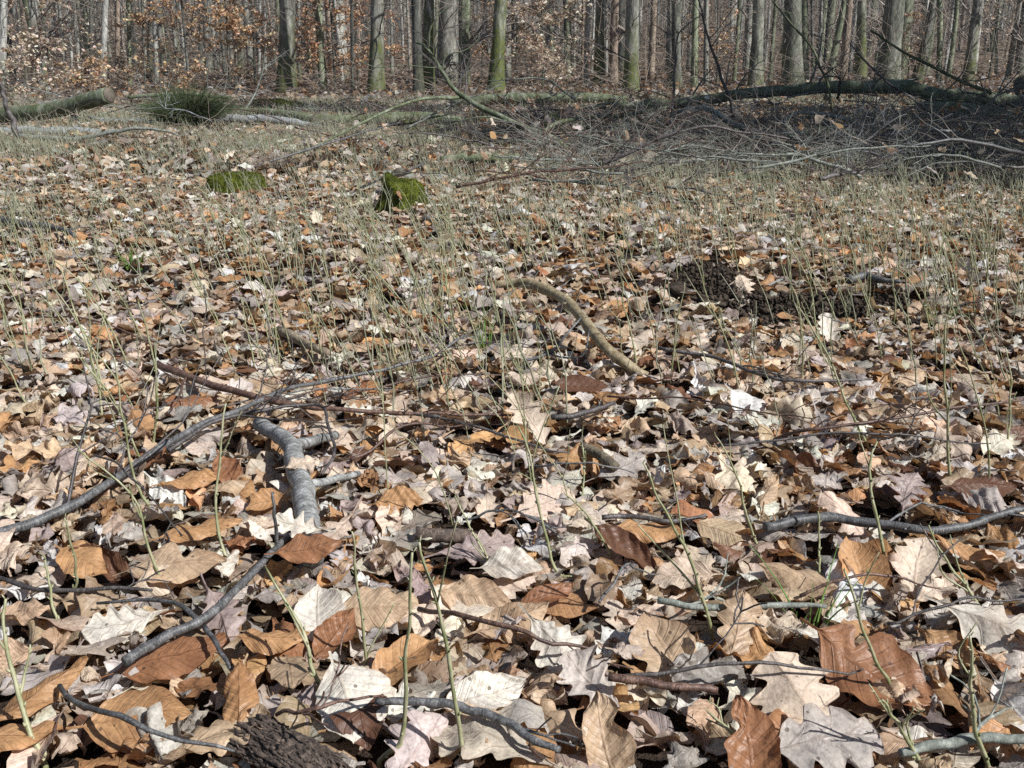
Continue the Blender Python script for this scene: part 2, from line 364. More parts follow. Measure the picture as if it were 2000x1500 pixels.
# ------------------------------------------------------------------ leaves
PAL = {  # name: albedo (linear)
    'orange': (0.49, 0.282, 0.136), 'tan': (0.51, 0.375, 0.250), 'pale tan': (0.64, 0.530, 0.420),
    'grey-beige': (0.47, 0.425, 0.385), 'cream': (0.71, 0.67, 0.585), 'dark brown': (0.15, 0.075, 0.045),
    'rust-brown': (0.31, 0.150, 0.075), 'mauve-grey': (0.38, 0.305, 0.285)}
PN = list(PAL)
def pick_col(kind, n):
    pb = [0.20, 0.30, 0.23, 0.12, 0.06, 0.02, 0.04, 0.03]; po = [0.04, 0.19, 0.30, 0.26, 0.13, 0.01, 0.02, 0.05]
    out = np.where(kind == 0, rng.choice(8, n, p=pb), rng.choice(8, n, p=po))
    return out
def leaves(N, nu, nv, kind, L, W, k1, a1, k2, rip, lobe_n=None, petiole=True, seed=0, tw=None):
    """local leaf surfaces: returns P (N,nu,nv,3), luv (N,nu,nv,3); midrib along x, centred"""
    g = np.random.default_rng(seed + 100)
    if petiole: u = np.concatenate([[-0.17, -0.01], np.linspace(0.02, 1.0, nu - 2)])
    else: u = np.linspace(0.0, 1.0, nu)
    v = np.linspace(-1, 1, nv)
    U, Vv = np.meshgrid(u, v, indexing='ij'); U = U[None]; Vv = Vv[None]
    uc = np.clip(U, 0, 1)
    e = lambda a: np.asarray(a, float).reshape(-1, 1, 1)
    kd = e(kind)
    bw = np.sin(pi * np.clip(uc, 0, 1) ** 0.86) ** 0.72 * (1 - 0.28 * np.clip(uc - 0.8, 0, 1) / 0.2)
    n = e(lobe_n if lobe_n is not None else g.uniform(3.6, 5.2, N)); ph = e(g.uniform(0, 1, N)); ph2 = e(g.uniform(-0.12, 0.12, N))
    dep = e(g.uniform(0.32, 0.60, N))
    ow = np.sin(pi * uc ** e(g.uniform(1.15, 1.5, N))) ** 0.62
    lob = 0.5 - 0.5 * np.cos(2 * pi * (n * uc + ph * 0.3 + np.where(Vv > 0, ph2, -ph2)))
    ow = ow * (1 - dep * np.clip(lob, 0, 1) ** 1.3 * np.minimum(1, (1 - uc) * 6 + 0.1))
    w = np.where(kd > 0.5, ow, bw) * e(W) / 2
    w = w * (1 + 0.035 * np.sin(uc * 26 + ph * 6 + Vv * 2) + np.where(kd > .5, .05, .02) * np.sin(uc * 47 + ph * 9 + Vv * 3) * (nu > 15))
    bt = e(np.where(g.random(N) < .38, g.uniform(.25, .8, N), 0)); u0 = e(g.uniform(.2, .95, N)); bs = e(g.choice([-1, 1], N)); bw_ = e(g.uniform(.04, .14, N))
    w = w * (1 - bt * np.exp(-((uc - u0) / bw_) ** 2) * (Vv * bs > 0))
    w = np.where(U < 0.0, 0.0011, np.maximum(w, 0.0009))
    asym = 1 + 0.08 * e(g.normal(0, 1, N)) * np.sign(Vv)
    x = (U - 0.5) * e(L) + np.where(kd > 0.5, 0.08, 0.02) * e(L) * np.abs(Vv) * (U > 0) * (1 - uc)
    y = Vv * w * asym + np.where(U < 0, 0, 0) + 0.04 * e(g.normal(0, 1, N)) * e(L) * (uc - 0.5) ** 2 * 4
    # ripples
    ed = np.abs(Vv) ** 1.5
    z = e(rip) * (ed * np.sin(uc * e(g.uniform(9, 20, N)) + e(g.uniform(0, 6, N)) + np.sign(Vv) * e(g.uniform(0, 2, N)))
                  + 0.8 * np.sin(uc * e(g.uniform(4, 9, N)) + Vv * e(g.uniform(1, 3, N)) + ph * 6))
    z = z + e(rip) * e(g.uniform(0, .9, N)) * np.sin(uc * e(g.uniform(14, 30, N)) + Vv * e(g.uniform(3, 7, N))) * np.sin(Vv * e(g.uniform(2, 5, N)) + uc * 8)
    z = z + 0.25 * e(g.normal(0, 1, N)) * np.abs(y)            # keel fold at midrib
    z = np.where(U < 0, z * 0.3, z)
    # roll about axis a1 with curvature k1, then about x-perp with k2
    ca, sa = np.cos(e(a1)), np.sin(e(a1))
    a = x * ca + y * sa; b = -x * sa + y * ca
    k = np.where(np.abs(e(k1)) < 1e-3, 1e-3, e(k1))
    kk = k * (1 + 0.35 * np.clip(a / e(L), -1, 1) * 2)
    th = np.clip(kk * b, -3.6, 3.6)
    b2 = (1 / kk - z) * np.sin(th); z2 = (1 / kk) - (1 / kk - z) * np.cos(th)
    x2 = a * ca - b2 * sa; y2 = a * sa + b2 * ca
    k = np.where(np.abs(e(k2)) < 1e-3, 1e-3, e(k2)); th = np.clip(k * x2, -2.5, 2.5)
    x3 = (1 / k - z2) * np.sin(th); z3 = (1 / k) - (1 / k - z2) * np.cos(th)
    if tw is not None:
        t = e(tw) * x3 / e(L); y2, z3 = y2 * np.cos(t) - z3 * np.sin(t), y2 * np.sin(t) + z3 * np.cos(t)
    P = np.stack([x3, y2, z3], -1)
    nve = np.where(kd > 0.5, n * 1.0 + 0.0, 8.5)
    luv = np.stack([np.broadcast_to(U, w.shape), np.broadcast_to(Vv, w.shape), np.broadcast_to(nve, w.shape)], -1)
    return P, luv
def rot3(yaw, rx, ry):
    """(N,3,3): tilt then yaw"""
    cy, sy, cx, sx, cr, sr = np.cos(yaw), np.sin(yaw), np.cos(rx), np.sin(rx), np.cos(ry), np.sin(ry)
    o = np.zeros_like(cy); l = np.ones_like(cy)
    Rz = np.stack([cy, -sy, o, sy, cy, o, o, o, l], -1).reshape(-1, 3, 3)
    Rx = np.stack([l, o, o, o, cx, -sx, o, sx, cx], -1).reshape(-1, 3, 3)
    Ry = np.stack([cr, o, sr, o, l, o, -sr, o, cr], -1).reshape(-1, 3, 3)
    return Rz @ Rx @ Ry
def grid_faces(N, nu, nv):
    i, j = np.meshgrid(np.arange(nu - 1), np.arange(nv - 1), indexing='ij')
    q = np.stack([i * nv + j, (i + 1) * nv + j, (i + 1) * nv + j + 1, i * nv + j + 1], -1).reshape(-1, 4)
    return (q[None] + (np.arange(N) * nu * nv)[:, None, None]).reshape(-1, 4)
def leaf_params(N, scale=1.0):
    kind = (rng.random(N) < 0.52).astype(int)
    L = np.where(kind == 1, rng.uniform(0.06, 0.115, N), rng.uniform(0.05, 0.092, N)) * scale
    if N > 400: L = L * np.where(rng.random(N) < 0.3, rng.uniform(0.45, 0.75, N), 1.0)
    W = L * np.where(kind == 1, rng.uniform(0.50, 0.68, N), rng.uniform(0.52, 0.68, N))
    form = rng.choice(4, N, p=[0.30, 0.38, 0.25, 0.07])  # flat, cupped, curled, rolled
    mag = np.choose(form, [rng.uniform(0, 8, N), rng.uniform(10, 24, N), rng.uniform(25, 50, N), rng.uniform(60, 120, N)])
    k1 = mag * rng.choice([-1, 1], N, p=[0.55, 0.45]); a1 = rng.normal(0, 0.5, N)
    k2 = rng.normal(0, 7, N); rip = rng.uniform(0.001, 0.0048, N) * np.where(kind == 1, 1.4, 1.0)
    return kind, L, W, form, k1, a1, k2, rip
def leaf_colors(kind, ci):
    base = np.array([PAL[n] for n in PN])[ci]
    N = len(ci)
    base = base * np.exp(rng.normal(0, 0.2, (N, 1))) * (1 + rng.normal(0, 0.022, (N, 3)))
    return np.clip(base, 0.02, 0.74)

def litter_zone(name, y0, y1, dens, nu, nv, scale, zlo, zhi, seed, margin=0.25, label=None, tilt=0.24, keep=None, cm=(1, 1, 1)):
    hw = lambda y: 0.56 * y + margin
    A = 0.56 * (y1 ** 2 - y0 ** 2) + 2 * margin * (y1 - y0)
    N = int(A * dens)
    y = np.sqrt(rng.uniform(y0 ** 2, y1 ** 2, N)); x = rng.uniform(-1, 1, N) * hw(y)
    if keep is not None:
        kp = keep(x, y); x, y = x[kp], y[kp]; N = len(x)
    kind, L, W, form, k1, a1, k2, rip = leaf_params(N, scale)
    P, luv = leaves(N, nu, nv, kind, L, W, k1, a1, k2, rip, petiole=nu > 7, seed=seed, tw=rng.normal(0, 0.5, N))
    rx = rng.normal(0, tilt, N); ry = rng.normal(0, tilt, N)
    up = rng.random(N) < 0.05; rx = np.where(up, rng.uniform(0.7, 1.3, N) * rng.choice([-1, 1], N), rx)
    M = rot3(rng.uniform(0, 2 * pi, N), rx, ry)
    P = np.einsum('nij,nuvj->nuvi', M, P)
    mz = P[..., 2].mean(axis=(1, 2))
    lay = rng.uniform(zlo, zhi, N)
    P[..., 0] += x[:, None, None]; P[..., 1] += y[:, None, None]
    P[..., 2] += (gz(x, y) + lay - mz)[:, None, None]
    ci = pick_col(kind, N); col = leaf_colors(kind, ci)
    # leaves lying deeper get a darker colour, painting shade into the gaps
    wet = np.clip(1 - (lay - zlo) / (zhi - zlo + 1e-6), 0, 1)[:, None]  # depth weight of the painted pocket shade, not moisture
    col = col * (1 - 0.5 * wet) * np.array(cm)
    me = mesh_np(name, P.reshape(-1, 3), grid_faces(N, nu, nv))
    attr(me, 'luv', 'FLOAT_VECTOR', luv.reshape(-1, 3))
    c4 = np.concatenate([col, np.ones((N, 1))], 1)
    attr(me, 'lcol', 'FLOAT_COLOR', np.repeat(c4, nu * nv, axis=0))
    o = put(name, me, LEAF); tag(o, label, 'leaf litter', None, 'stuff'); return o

SOIL_C = at(1400, 575)[:2]; SOIL_C2 = at(1560, 605)[:2]
SOILS = [(SOIL_C, (0.09, 0.15), 0.040, 2600), (at(1365, 545)[:2], (.06, .10), .022, 900), (at(1460, 600)[:2], (.08, .07), .015, 900),
         (SOIL_C2, (0.13, 0.07), 0.020, 1300), (at(1500, 640)[:2], (.07, .05), .008, 500), (at(1640, 622)[:2], (.08, .05), .012, 600), (at(1730, 600)[:2], (.06, .06), .010, 400)]
def off_soil(x, y):
    inside = np.zeros(len(x), bool)
    for c, (ex, ey), hh, cnt in SOILS: inside |= ((x - c[0]) / (ex * 1.15)) ** 2 + ((y - c[1]) / (ey * 1.15)) ** 2 < 1
    return ~inside | (rng.random(len(x)) < 0.20)
litter_zone('leaf_litter', 0.55, 2.1, 1900, 18, 9, 0.80, 0.000, 0.024, 1, label='matted beech and oak leaves filling the foreground floor', keep=off_soil)
litter_zone('leaf_litter', 2.1, 4.6, 1350, 11, 5, 0.82, 0.000, 0.030, 2, label='dry brown leaves covering the floor before the mossy stump', keep=off_soil)
litter_zone('leaf_litter', 4.6, 11, 420, 6, 3, 0.92, 0.000, 0.032, 3, label='pale fallen leaves among the green shoots of the clearing', tilt=0.4, margin=1.6)
litter_zone('leaf_litter', 11, 30, 60, 4, 3, 1.6, 0.005, 0.06, 4, label='brown leaf carpet under the standing trees', tilt=0.45, margin=1.0, cm=(.62, .62, .64))  # cm dims these leaves in colour, standing in for shade under the trees

litter_zone('caught_leaves', 3.9, 9.5, 22, 6, 4, 0.8, 0.06, 0.26, 6, label='copper leaves caught among the twigs of the brush', tilt=0.9, keep=lambda x, y: x > -.2 + rng.normal(0, .5, len(x)))

litter_zone('leaf_litter', 0.08, 4.6, 1500, 9, 5, 0.9, 0.000, 0.030, 7, margin=1.7, label='brown leaves carrying on beyond both sides of the view', keep=lambda x, y: ((np.abs(x) > .56 * y + .20) | (y < .56)))

# ---- single leaves: the ones that show largest
LAND = [  # landmarks: px, py, words
    (600, 980, 'thick grey forked branch'), (1120, 620, 'arched bare wood stick'), (790, 385, 'round mossy stump'),
    (1400, 560, 'dark soil heap'), (1700, 1290, 'large rust-brown cupped leaf'), (270, 1400, 'big orange domed leaf'),
    (560, 1460, 'rotten wood chunk'), (910, 1400, 'kinked dark twig'), (1750, 1020, 'long dark right-hand branch'),
    (390, 1170, 'slanting slate-grey stick'), (1040, 830, 'upturned pale oak leaf'), (1140, 755, 'glossy dark brown leaf'),
    (1450, 1180, 'pale green fallen stick'), (1180, 1440, 'standing brown beech leaf'), (680, 1370, 'big whitish leaf'),
    (150, 960, 'long dark diagonal branch'), (780, 980, 'round yellow-brown leaf'), (1560, 1370, 'five-lobed tan oak leaf'),
    (1290, 1270, 'ribbed tan beech leaf'), (1680, 1115, 'crinkled orange leaf'), (1650, 845, 'thin red-brown bow twig'),
    (1920, 950, 'purple-brown leaf'), (265, 505, 'green grass tuft'), (775, 665, 'dry grassy sprig'), (60, 1150, 'low purple twig')]
USED = {}
PEND = []   # (obj, base label, px, py, landmark index)
LANDB = [(1600, 175, 'arched fallen trunk'), (950, 210, 'fallen crown limb'), (1316, 130, 'thin upright branch'), (1400, 130, 'dark slanting branch'),
  (1610, 228, 'hook-shaped branch'), (1860, 258, 'long pale level branch'), (1940, 322, 'moss cushion by the right edge'), (1540, 268, 'snaking whitish branch'),
  (110, 215, 'propped sawn log'), (370, 225, 'dark green bushy clump'), (700, 235, 'long green-grey log'), (1990, 160, 'sawn butt at the edge'),
  (1420, 235, 'forked grey-green branch'), (1075, 245, 'mossy stump behind the crown'), (1620, 280, 'mossy log in the brush'), (560, 240, 'pale slanting log'), (790, 385, 'round mossy stump')]
PENDB = []; PENDT = []
def near_land(px, py, LAND=LAND):
    best = None
    for i, (lx, ly, w) in enumerate(LAND):
        d = math.hypot(px - lx, (py - ly) * 1.3)
        if best is None or d < best[0]: best = (d, i)
    i = best[1]; lx, ly, w = LAND[i]; dx, dy = px - lx, (py - ly) * 1.3
    if abs(dx) > abs(dy): r = 'right of' if dx > 0 else 'left of'
    else: r = 'below' if dy > 0 else 'above'
    return i, r, best[0]
ORD = ['', 'second', 'third', 'fourth', 'fifth', 'sixth', 'seventh', 'eighth', 'ninth', 'tenth', 'eleventh', 'twelfth', 'thirteenth', 'fourteenth', 'fifteenth', 'sixteenth']
def flush_labels(PEND=PEND, LAND=LAND):
    by = {}
    for o, base, px, py in PEND:
        i, r, d = near_land(px, py, LAND)
        by.setdefault((base, r, i), []).append((d, o))
    for (base, r, i), lst in by.items():
        lst.sort(key=lambda t: t[0])
        for k, (d, o) in enumerate(lst):
            if len(lst) == 1: s = f'{base} {r} the {LAND[i][2]}'
            elif k == 0: s = f'{base} {r} the {LAND[i][2]}, nearest of them'
            elif k == len(lst) - 1: s = f'{base} {r} the {LAND[i][2]}, farthest of them'
            else: s = f'{base} {r} the {LAND[i][2]}, {ORD[min(k, 15)]} nearest'
            o['label'] = s

def single_leaf(loc, yaw, rx, ry, kind, L, W, k1, a1, k2, rip, col, tw=0.0, lobe=None, seed=0, nu=34, nv=15, lift=0.0, sink=0.55):
    P, luv = leaves(1, nu, nv, [kind], [L], [W], [k1], [a1], [k2], [rip], lobe_n=None if lobe is None else [lobe], seed=seed, tw=[tw])
    M = rot3(np.array([yaw]), np.array([rx]), np.array([ry]))
    P = np.einsum('nij,nuvj->nuvi', M, P)[0]
    P[..., 2] -= P[..., 2].mean()
    P[..., 2] += max(lift, -P[..., 2].min() * sink)
    me = mesh_np('leaf', P.reshape(-1, 3), grid_faces(1, nu, nv))
    attr(me, 'luv', 'FLOAT_VECTOR', luv.reshape(-1, 3))
    attr(me, 'lcol', 'FLOAT_COLOR', np.tile([*col, 1.0], (nu * nv, 1)))
    o = put('beech_leaf' if kind == 0 else 'oak_leaf', me, LEAF, loc=loc)
    o['category'] = 'leaf'
    return o
# hero leaves: px,py, kind, length, width ratio, yaw deg (0 right, 90 away), k1, tilt towards camera deg, colour, label
HERO = [
 (275, 1408, 0, .098, .78, 8, -14, 18, 'orange', 'big orange-brown domed beech leaf, lower left of the photo'),
 (1705, 1320, 0, .135, .66, -38, 22, 24, 'rust-brown', 'large rust-brown cupped beech leaf, biggest leaf at lower right'),
 (1640, 1275, 0, .105, .34, -36, 60, 10, 'cream', 'cream rolled leaf edge lying along the large rust-brown cupped leaf'),
 (370, 942, 0, .085, .50, 12, -48, 16, 'orange', 'bright orange rolled leaf left of the thick grey forked branch'),
 (447, 925, 0, .075, .6, -60, 30, 30, 'rust-brown', 'orange-brown upright leaf just behind the bright orange rolled leaf'),
 (395, 1037, 0, .105, .42, 22, -46, 10, 'orange', 'long golden-orange half-rolled leaf beside the thick grey branch'),
 (515, 1025, 0, .075, .42, 10, -50, 10, 'pale tan', 'pinkish curled leaf touching the left of the thick grey branch'),
 (535, 1255, 0, .075, .50, 4, -42, 14, 'orange', 'rust-orange domed leaf right of the slanting slate-grey stick'),
 (620, 1205, 0, .080, .75, 100, 6, 26, 'cream', 'yellow-patched tan leaf below the thick grey branch'),
 (608, 1125, 0, .080, .58, 15, -20, 22, 'rust-brown', 'smooth brown domed leaf under the white lobed leaf'),
 (590, 1090, 1, .070, .62, 165, 8, 30, 'cream', 'white lobed oak leaf at the lower end of the thick grey branch'),
 (592, 962, 1, .055, .75, 20, -40, 10, 'pale tan', 'pale leaf wrapped over the middle of the thick grey branch'),
 (680, 1378, 0, .090, .80, -70, 8, 22, 'cream', 'big whitish leaf beside the rotten wood chunk'),
 (1178, 1450, 0, .085, .62, 100, 18, 48, 'tan', 'brown beech leaf standing upright at the bottom edge, centre right'),
 (1465, 1465, 0, .090, .66, 95, 22, 50, 'rust-brown', 'dark rust leaf standing upright at the bottom edge'),
 (1560, 1375, 1, .110, .85, 110, 6, 26, 'pale tan', 'five-lobed tan oak leaf with reddish veins near the bottom right'),
 (1600, 1455, 1, .120, .75, 10, -8, 20, 'grey-beige', 'broad grey-beige oak leaf under the five-lobed tan one'),
 (1035, 830, 1, .135, .55, 118, 16, 38, 'pale tan', 'large pale oak leaf turned up on edge in the centre'),
 (1135, 757, 0, .105, .46, -6, 30, 30, 'dark brown', 'glossy dark brown boat-shaped leaf below the arched stick'),
 (1680, 1115, 0, .090, .75, 95, 10, 34, 'orange', 'crinkled bright orange leaf right of centre'),
 (1555, 1135, 0, .095, .60, 160, -10, 30, 'tan', 'smooth tan leaf half shaded beside the crinkled orange leaf'),
 (1225, 1075, 0, .105, .44, -40, 30, 35, 'dark brown', 'dark brown upright curled leaf in the centre foreground'),
 (1270, 1040, 0, .095, .45, -8, -40, 14, 'orange', 'orange ribbed curled leaf behind the dark upright one'),
 (1300, 1275, 0, .095, .72, 112, -8, 34, 'tan', 'tan beech leaf with strong parallel ribs, lower centre right'),
 (780, 985, 0, .070, .86, 5, 5, 30, 'orange', 'round yellow-brown beech leaf with a dark spot'),
 (930, 1078, 1, .105, .55, 12, 5, 22, 'mauve-grey', 'mauve-grey lobed oak leaf in the centre foreground'),
 (930, 1172, 0, .090, .60, -12, 5, 28, 'tan', 'tan ribbed beech leaf below the mauve-grey oak leaf'),
 (1005, 1218, 0, .090, .55, 25, 6, 26, 'tan', 'second tan ribbed beech leaf, overlapping the first one'),
 (1065, 1170, 0, .080, .40, 28, 20, 22, 'rust-brown', 'narrow russet leaf pointing up to the right'),
 (1085, 1265, 1, .095, .60, -55, 26, 28, 'cream', 'cream and brown crumpled leaf, curled at its edge'),
 (1155, 1340, 1, .085, .75, 130, 8, 30, 'grey-beige', 'speckled beige oak leaf above the standing brown leaf'),
 (1920, 955, 0, .095, .52, 0, 10, 20, 'dark brown', 'purple-brown flat leaf near the right edge'),
 (1890, 1078, 0, .085, .42, -25, -46, 12, 'orange', 'orange-brown humped leaf near the right edge'),
 (950, 1365, 0, .085, .58, 20, 6, 24, 'cream', 'cream ribbed half leaf above the kinked dark twig'),
 (1770, 965, 1, .085, .72, 60, 6, 28, 'mauve-grey', 'mauve lobed leaf above the long dark right-hand branch'),
 (345, 1110, 0, .120, .55, 8, -5, 16, 'tan', 'wide flat tan leaf above the slanting slate-grey stick'),
 (165, 1100, 0, .085, .55, -30, -24, 18, 'orange', 'ribbed brown leaf on the left, above the low purple twig'),
 (135, 905, 1, .060, .95, 120, 4, 24, 'mauve-grey', 'small lilac star-shaped leaf at the left'),
 (1500, 965, 0, .075, .45, 60, -50, 16, 'tan', 'tan leaf rolled into a half tube, right of centre'),
 (520, 985, 0, .060, .70, 200, 60, 30, 'orange', 'orange spirally curled leaf beside the thick grey branch'),
 (735, 1195, 0, .085, .70, 0, -10, 22, 'tan', 'tan and yellow leaf right of the yellow-patched one'),
 (655, 1245, 0, .070, .50, 60, 55, 30, 'rust-brown', 'rust-coloured twisted leaf with ribs below the yellow-patched leaf'),
 (80, 1360, 0, .105, .45, 50, -34, 14, 'orange', 'folded orange-tan leaf at the lower left edge'),
 (30, 1445, 0, .085, .40, 8, -40, 12, 'orange', 'orange leaf in the lower left corner'),
 (340, 1290, 0, .110, .52, 25, -18, 14, 'rust-brown', 'shiny brown leaf under the slanting slate-grey stick'),
 (430, 1200, 1, .085, .6, -60, 10, 26, 'mauve-grey', 'brown-grey leaf lying against the slanting slate-grey stick'),
 (1940, 1230, 1, .115, .7, -30, 8, 28, 'cream', 'large whitish oak leaf at the right edge'),
 (1330, 1130, 0, .08, .6, 190, 10, 26, 'pale tan', 'pale smooth leaf in the centre right foreground'),
 (1440, 1240, 1, .10, .6, 70, -14, 34, 'tan', 'brown-veined oak leaf standing behind the pale stem foot'),
 (1000, 1110, 0, .08, .6, 0, 6, 26, 'cream', 'pale beige leaf right of the mauve-grey oak leaf'),
 (1790, 1120, 1, .10, .7, 70, 12, 34, 'pale tan', 'large pale oak leaf right of the crinkled orange leaf'),
 (240, 1225, 1, .085, .75, 200, 6, 22, 'cream', 'whitish veined leaf left of the slanting slate-grey stick'),
 (470, 1365, 0, .075, .6, 100, -30, 26, 'orange', 'ribbed golden folded leaf above the rotten wood chunk'),
 (1210, 920, 1, .10, .6, 30, 8, 26, 'grey-beige', 'grey oak leaf in the centre behind the stems'),
 (1780, 740, 0, .08, .5, 30, -30, 20, 'tan', 'tan arched leaf among the right-hand stems'),
 (450, 545, 0, .085, .45, 5, -46, 14, 'orange', 'rolled orange leaf far left behind, beyond the tapered stick'),
 (1455, 565, 1, .085, .8, 100, 8, 42, 'pale tan', 'upright pale leaf lit against the dark soil heap'),
 (1620, 650, 1, .10, .6, 100, 14, 48, 'cream', 'whitish leaf standing upright below the dark soil heap'),
]
hp = []
for i, (px, py, kd, L, wr, yaw, k1, tilt, cn, lab) in enumerate(HERO):
    p = at(px, py, 0.032); L = L * 0.84; hp.append((px, py, L * FPX / math.hypot(p[0], p[1], .55) * .55))
    # tilt towards the camera: rotate about the world x axis after yaw -> done by composing rx/ry
    t = R(tilt); yw = R(yaw)
    o = single_leaf((p[0], p[1], float(gz(p[0], p[1]))), 0, 0, 0, kd, L, L * wr, k1, rng.normal(0, 0.15), rng.normal(0, 4),
                    0.0022, np.array(PAL[cn]) * rng.normal(1, 0.05), seed=900 + i, sink=0.0, nu=44, nv=19)
    me = o.data; n = len(me.vertices); co = np.zeros(n * 3, np.float32); me.vertices.foreach_get('co', co); co = co.reshape(-1, 3)
    co = co @ (np.array(Matrix.Rotation(t, 3, 'X')) @ np.array(Matrix.Rotation(yw, 3, 'Z'))).T
    co[:, 2] -= co[:, 2].mean(); co[:, 2] += max(0.036, -0.78 * co[:, 2].min())
    me.vertices.foreach_set('co', co.ravel().astype(np.float32)); me.update()
    if 'wrapped' in lab or 'white lobed' in lab: o.location.z += .034
    if 'under the white' in lab: o.location.z -= .006
    o['label'] = lab
    o['group'] = 'single fallen leaves in the foreground'

def scatter_single(n):
    pts = []; tries = 0
    while len(pts) < n and tries < 60000:
        tries += 1
        py = 1520 - 760 * rng.random() ** 0.85; px = rng.uniform(-15, 2015)
        p = at(px, py)
        if not off_soil(np.array([p[0]]), np.array([p[1]]))[0]: continue
        if any(math.hypot(px - hx, (py - hy) * 1.4) < max(48, hr) for hx, hy, hr in hp): continue
        if any((p[0] - q[0]) ** 2 + (p[1] - q[1]) ** 2 < 0.043 ** 2 for q in pts): continue
        pts.append((p[0], p[1], px, py))
    return pts
spts = scatter_single(300 - len(HERO))
N = len(spts)
kind, L, W, form, k1, a1, k2, rip = leaf_params(N, 0.87)
ci = pick_col(kind, N); col = leaf_colors(kind, ci)
FW = ['flat', 'cupped', 'curled', 'rolled']
for i, (x, y, px, py) in enumerate(spts):
    rx = rng.normal(0.14, 0.26); ry = rng.normal(0, 0.24)
    st = rng.random() < 0.07
    if st: rx = rng.uniform(0.8, 1.2)
    o = single_leaf((x, y, float(gz(x, y))), rng.uniform(0, 2 * pi), rx, ry, kind[i], L[i], W[i], k1[i], a1[i], k2[i], rip[i],
                    np.clip(col[i], 0.02, 0.8), tw=rng.normal(0, 0.5), seed=i, lift=rng.uniform(0.022, 0.032), sink=0.8)
    o['group'] = 'single fallen leaves in the foreground'
    size = 'large' if L[i] > 0.105 else ('small' if L[i] < 0.078 else '')
    w = f"{size} {PN[ci[i]]} {'upright' if st else FW[form[i]]} {'oak' if kind[i] else 'beech'} leaf".strip()
    PEND.append((o, w, px, py))

# ------------------------------------------------------------------ fallen branches and sticks
def twiggy(base, d, length, r, depth, out, g, n=7, jit=0.06, sub=(2, 4), spread=0.7, droop=0.0, minr=0.0008):
    """recursive twig paths -> out list of (pts, radii)"""
    P = [np.array(base, float)]; d = np.array(d, float); d /= np.linalg.norm(d)
    for k in range(n - 1):
        d = d + g.normal(0, jit, 3) * 2.2 + np.array([0, 0, -droop]); d /= np.linalg.norm(d)
        P.append(P[-1] + d * length / (n - 1))
    P = np.array(P); rr = r * np.linspace(1, 0.28, n)
    out.append((P, np.maximum(rr, minr)))
    if depth > 0:
        for _ in range(g.integers(sub[0], sub[1] + 1)):
            k = g.integers(1, n - 1)
            a = P[k] - P[k - 1]; a /= np.linalg.norm(a)
            side = np.cross(a, g.normal(0, 1, 3)); side /= np.linalg.norm(side) + 1e-9
            dd = a * (1 - spread * 0.45) + side * spread
            twiggy(P[k], dd, length * g.uniform(0.35, 0.6), rr[k] * 0.6, depth - 1, out, g, max(4, n - 2), jit * 1.2, sub, spread, droop, minr)
def fallen(name, cat, label, pts, r, mat, sides=8, n=22, jit=0.003, twigs=0, tl=0.25, tr=0.4, seed=0, group=None, depth=1,
           lump=0.05, tmat=None, part='twig', up=0.3, extra=(), spread=0.75, tj=0.07):
    """a branch: main limb as the thing, its side twigs as child meshes"""
    g = np.random.default_rng(seed + 5000)
    P = smooth_path(pts, n, jit, seed); org = P[0].copy()
    rr = np.interp(np.linspace(0, 1, n), np.linspace(0, 1, len(r)), r) * (1 + g.normal(0, 0.04, n))
    root = empty(name, org)
    b = TB(); b.tube(P, rr, sides, lump=lump)
    for k in range(max(1, n // 7)):       # knots
        i = g.integers(1, n - 1); dd = g.normal(0, 1, 3); dd /= np.linalg.norm(dd)
        b.tube([P[i], P[i] + dd * rr[i] * 1.5], [rr[i] * 0.55, rr[i] * 0.25], 5)
    put('limb', b.mesh('limb', org), mat, root)
    for (ep, er) in extra:
        e = TB(); ep = smooth_path(ep, 12, jit, seed + 1); e.tube(ep, np.linspace(er[0], er[1], 12), 7, lump=0.05)
        put('side_branch', e.mesh('side_branch', org), mat, root)
    for t in range(twigs):
        i = int(g.uniform(0.12, 0.98) * (n - 1)); a = P[min(i + 1, n - 1)] - P[i - 1]; a /= np.linalg.norm(a)
        s = np.cross(a, g.normal(0, 1, 3)); s /= np.linalg.norm(s); s[2] = abs(s[2]) * up + s[2] * 0.15
        out = []; twiggy(P[i], a * 0.55 + s * spread, tl * g.uniform(0.5, 1.3), rr[i] * tr, depth, out, g, jit=tj)
        e = TB()
        for (q, qr) in out:
            q[:, 2] = np.maximum(q[:, 2], gz(q[:, 0], q[:, 1]) + 0.004)
            e.tube(q, qr, 4, cap=False)
        put(part, e.mesh(part, org), tmat or mat, root)
    tag(root, label, cat, group)
    return root
def G(pts, z):
    zs = z if isinstance(z, (list, tuple)) else [z] * len(pts)
    return [at(px, py, zz) for (px, py), zz in zip(pts, zs)]
def D(pts, Y):
    ys = Y if isinstance(Y, (list, tuple)) else [Y] * len(pts)
    return [atd(px, py, yy) for (px, py), yy in zip(pts, ys)]
SK = 'sticks and twigs lying on the foreground leaves'
fallen('forked_branch', 'branch', 'thick smooth grey forked branch lying on the leaves, left of centre',
       G([(607, 1085), (600, 1010), (592, 960), (575, 900), (570, 872), (545, 850), (505, 828)], [.045, .05, .055, .055, .06, .055, .05]),
       [0.0135, 0.0140, 0.0135, 0.0131, 0.0117, 0.0108, 0.0099], B_GB, 12, 30, 0.0012, 0, seed=1,
       extra=[(G([(572, 872), (610, 862), (655, 850)], [.058, .055, .04]), (.0085, .006)),
              (G([(605, 948), (640, 940), (700, 926)], [.05, .045, .03]), (.006, .004))])
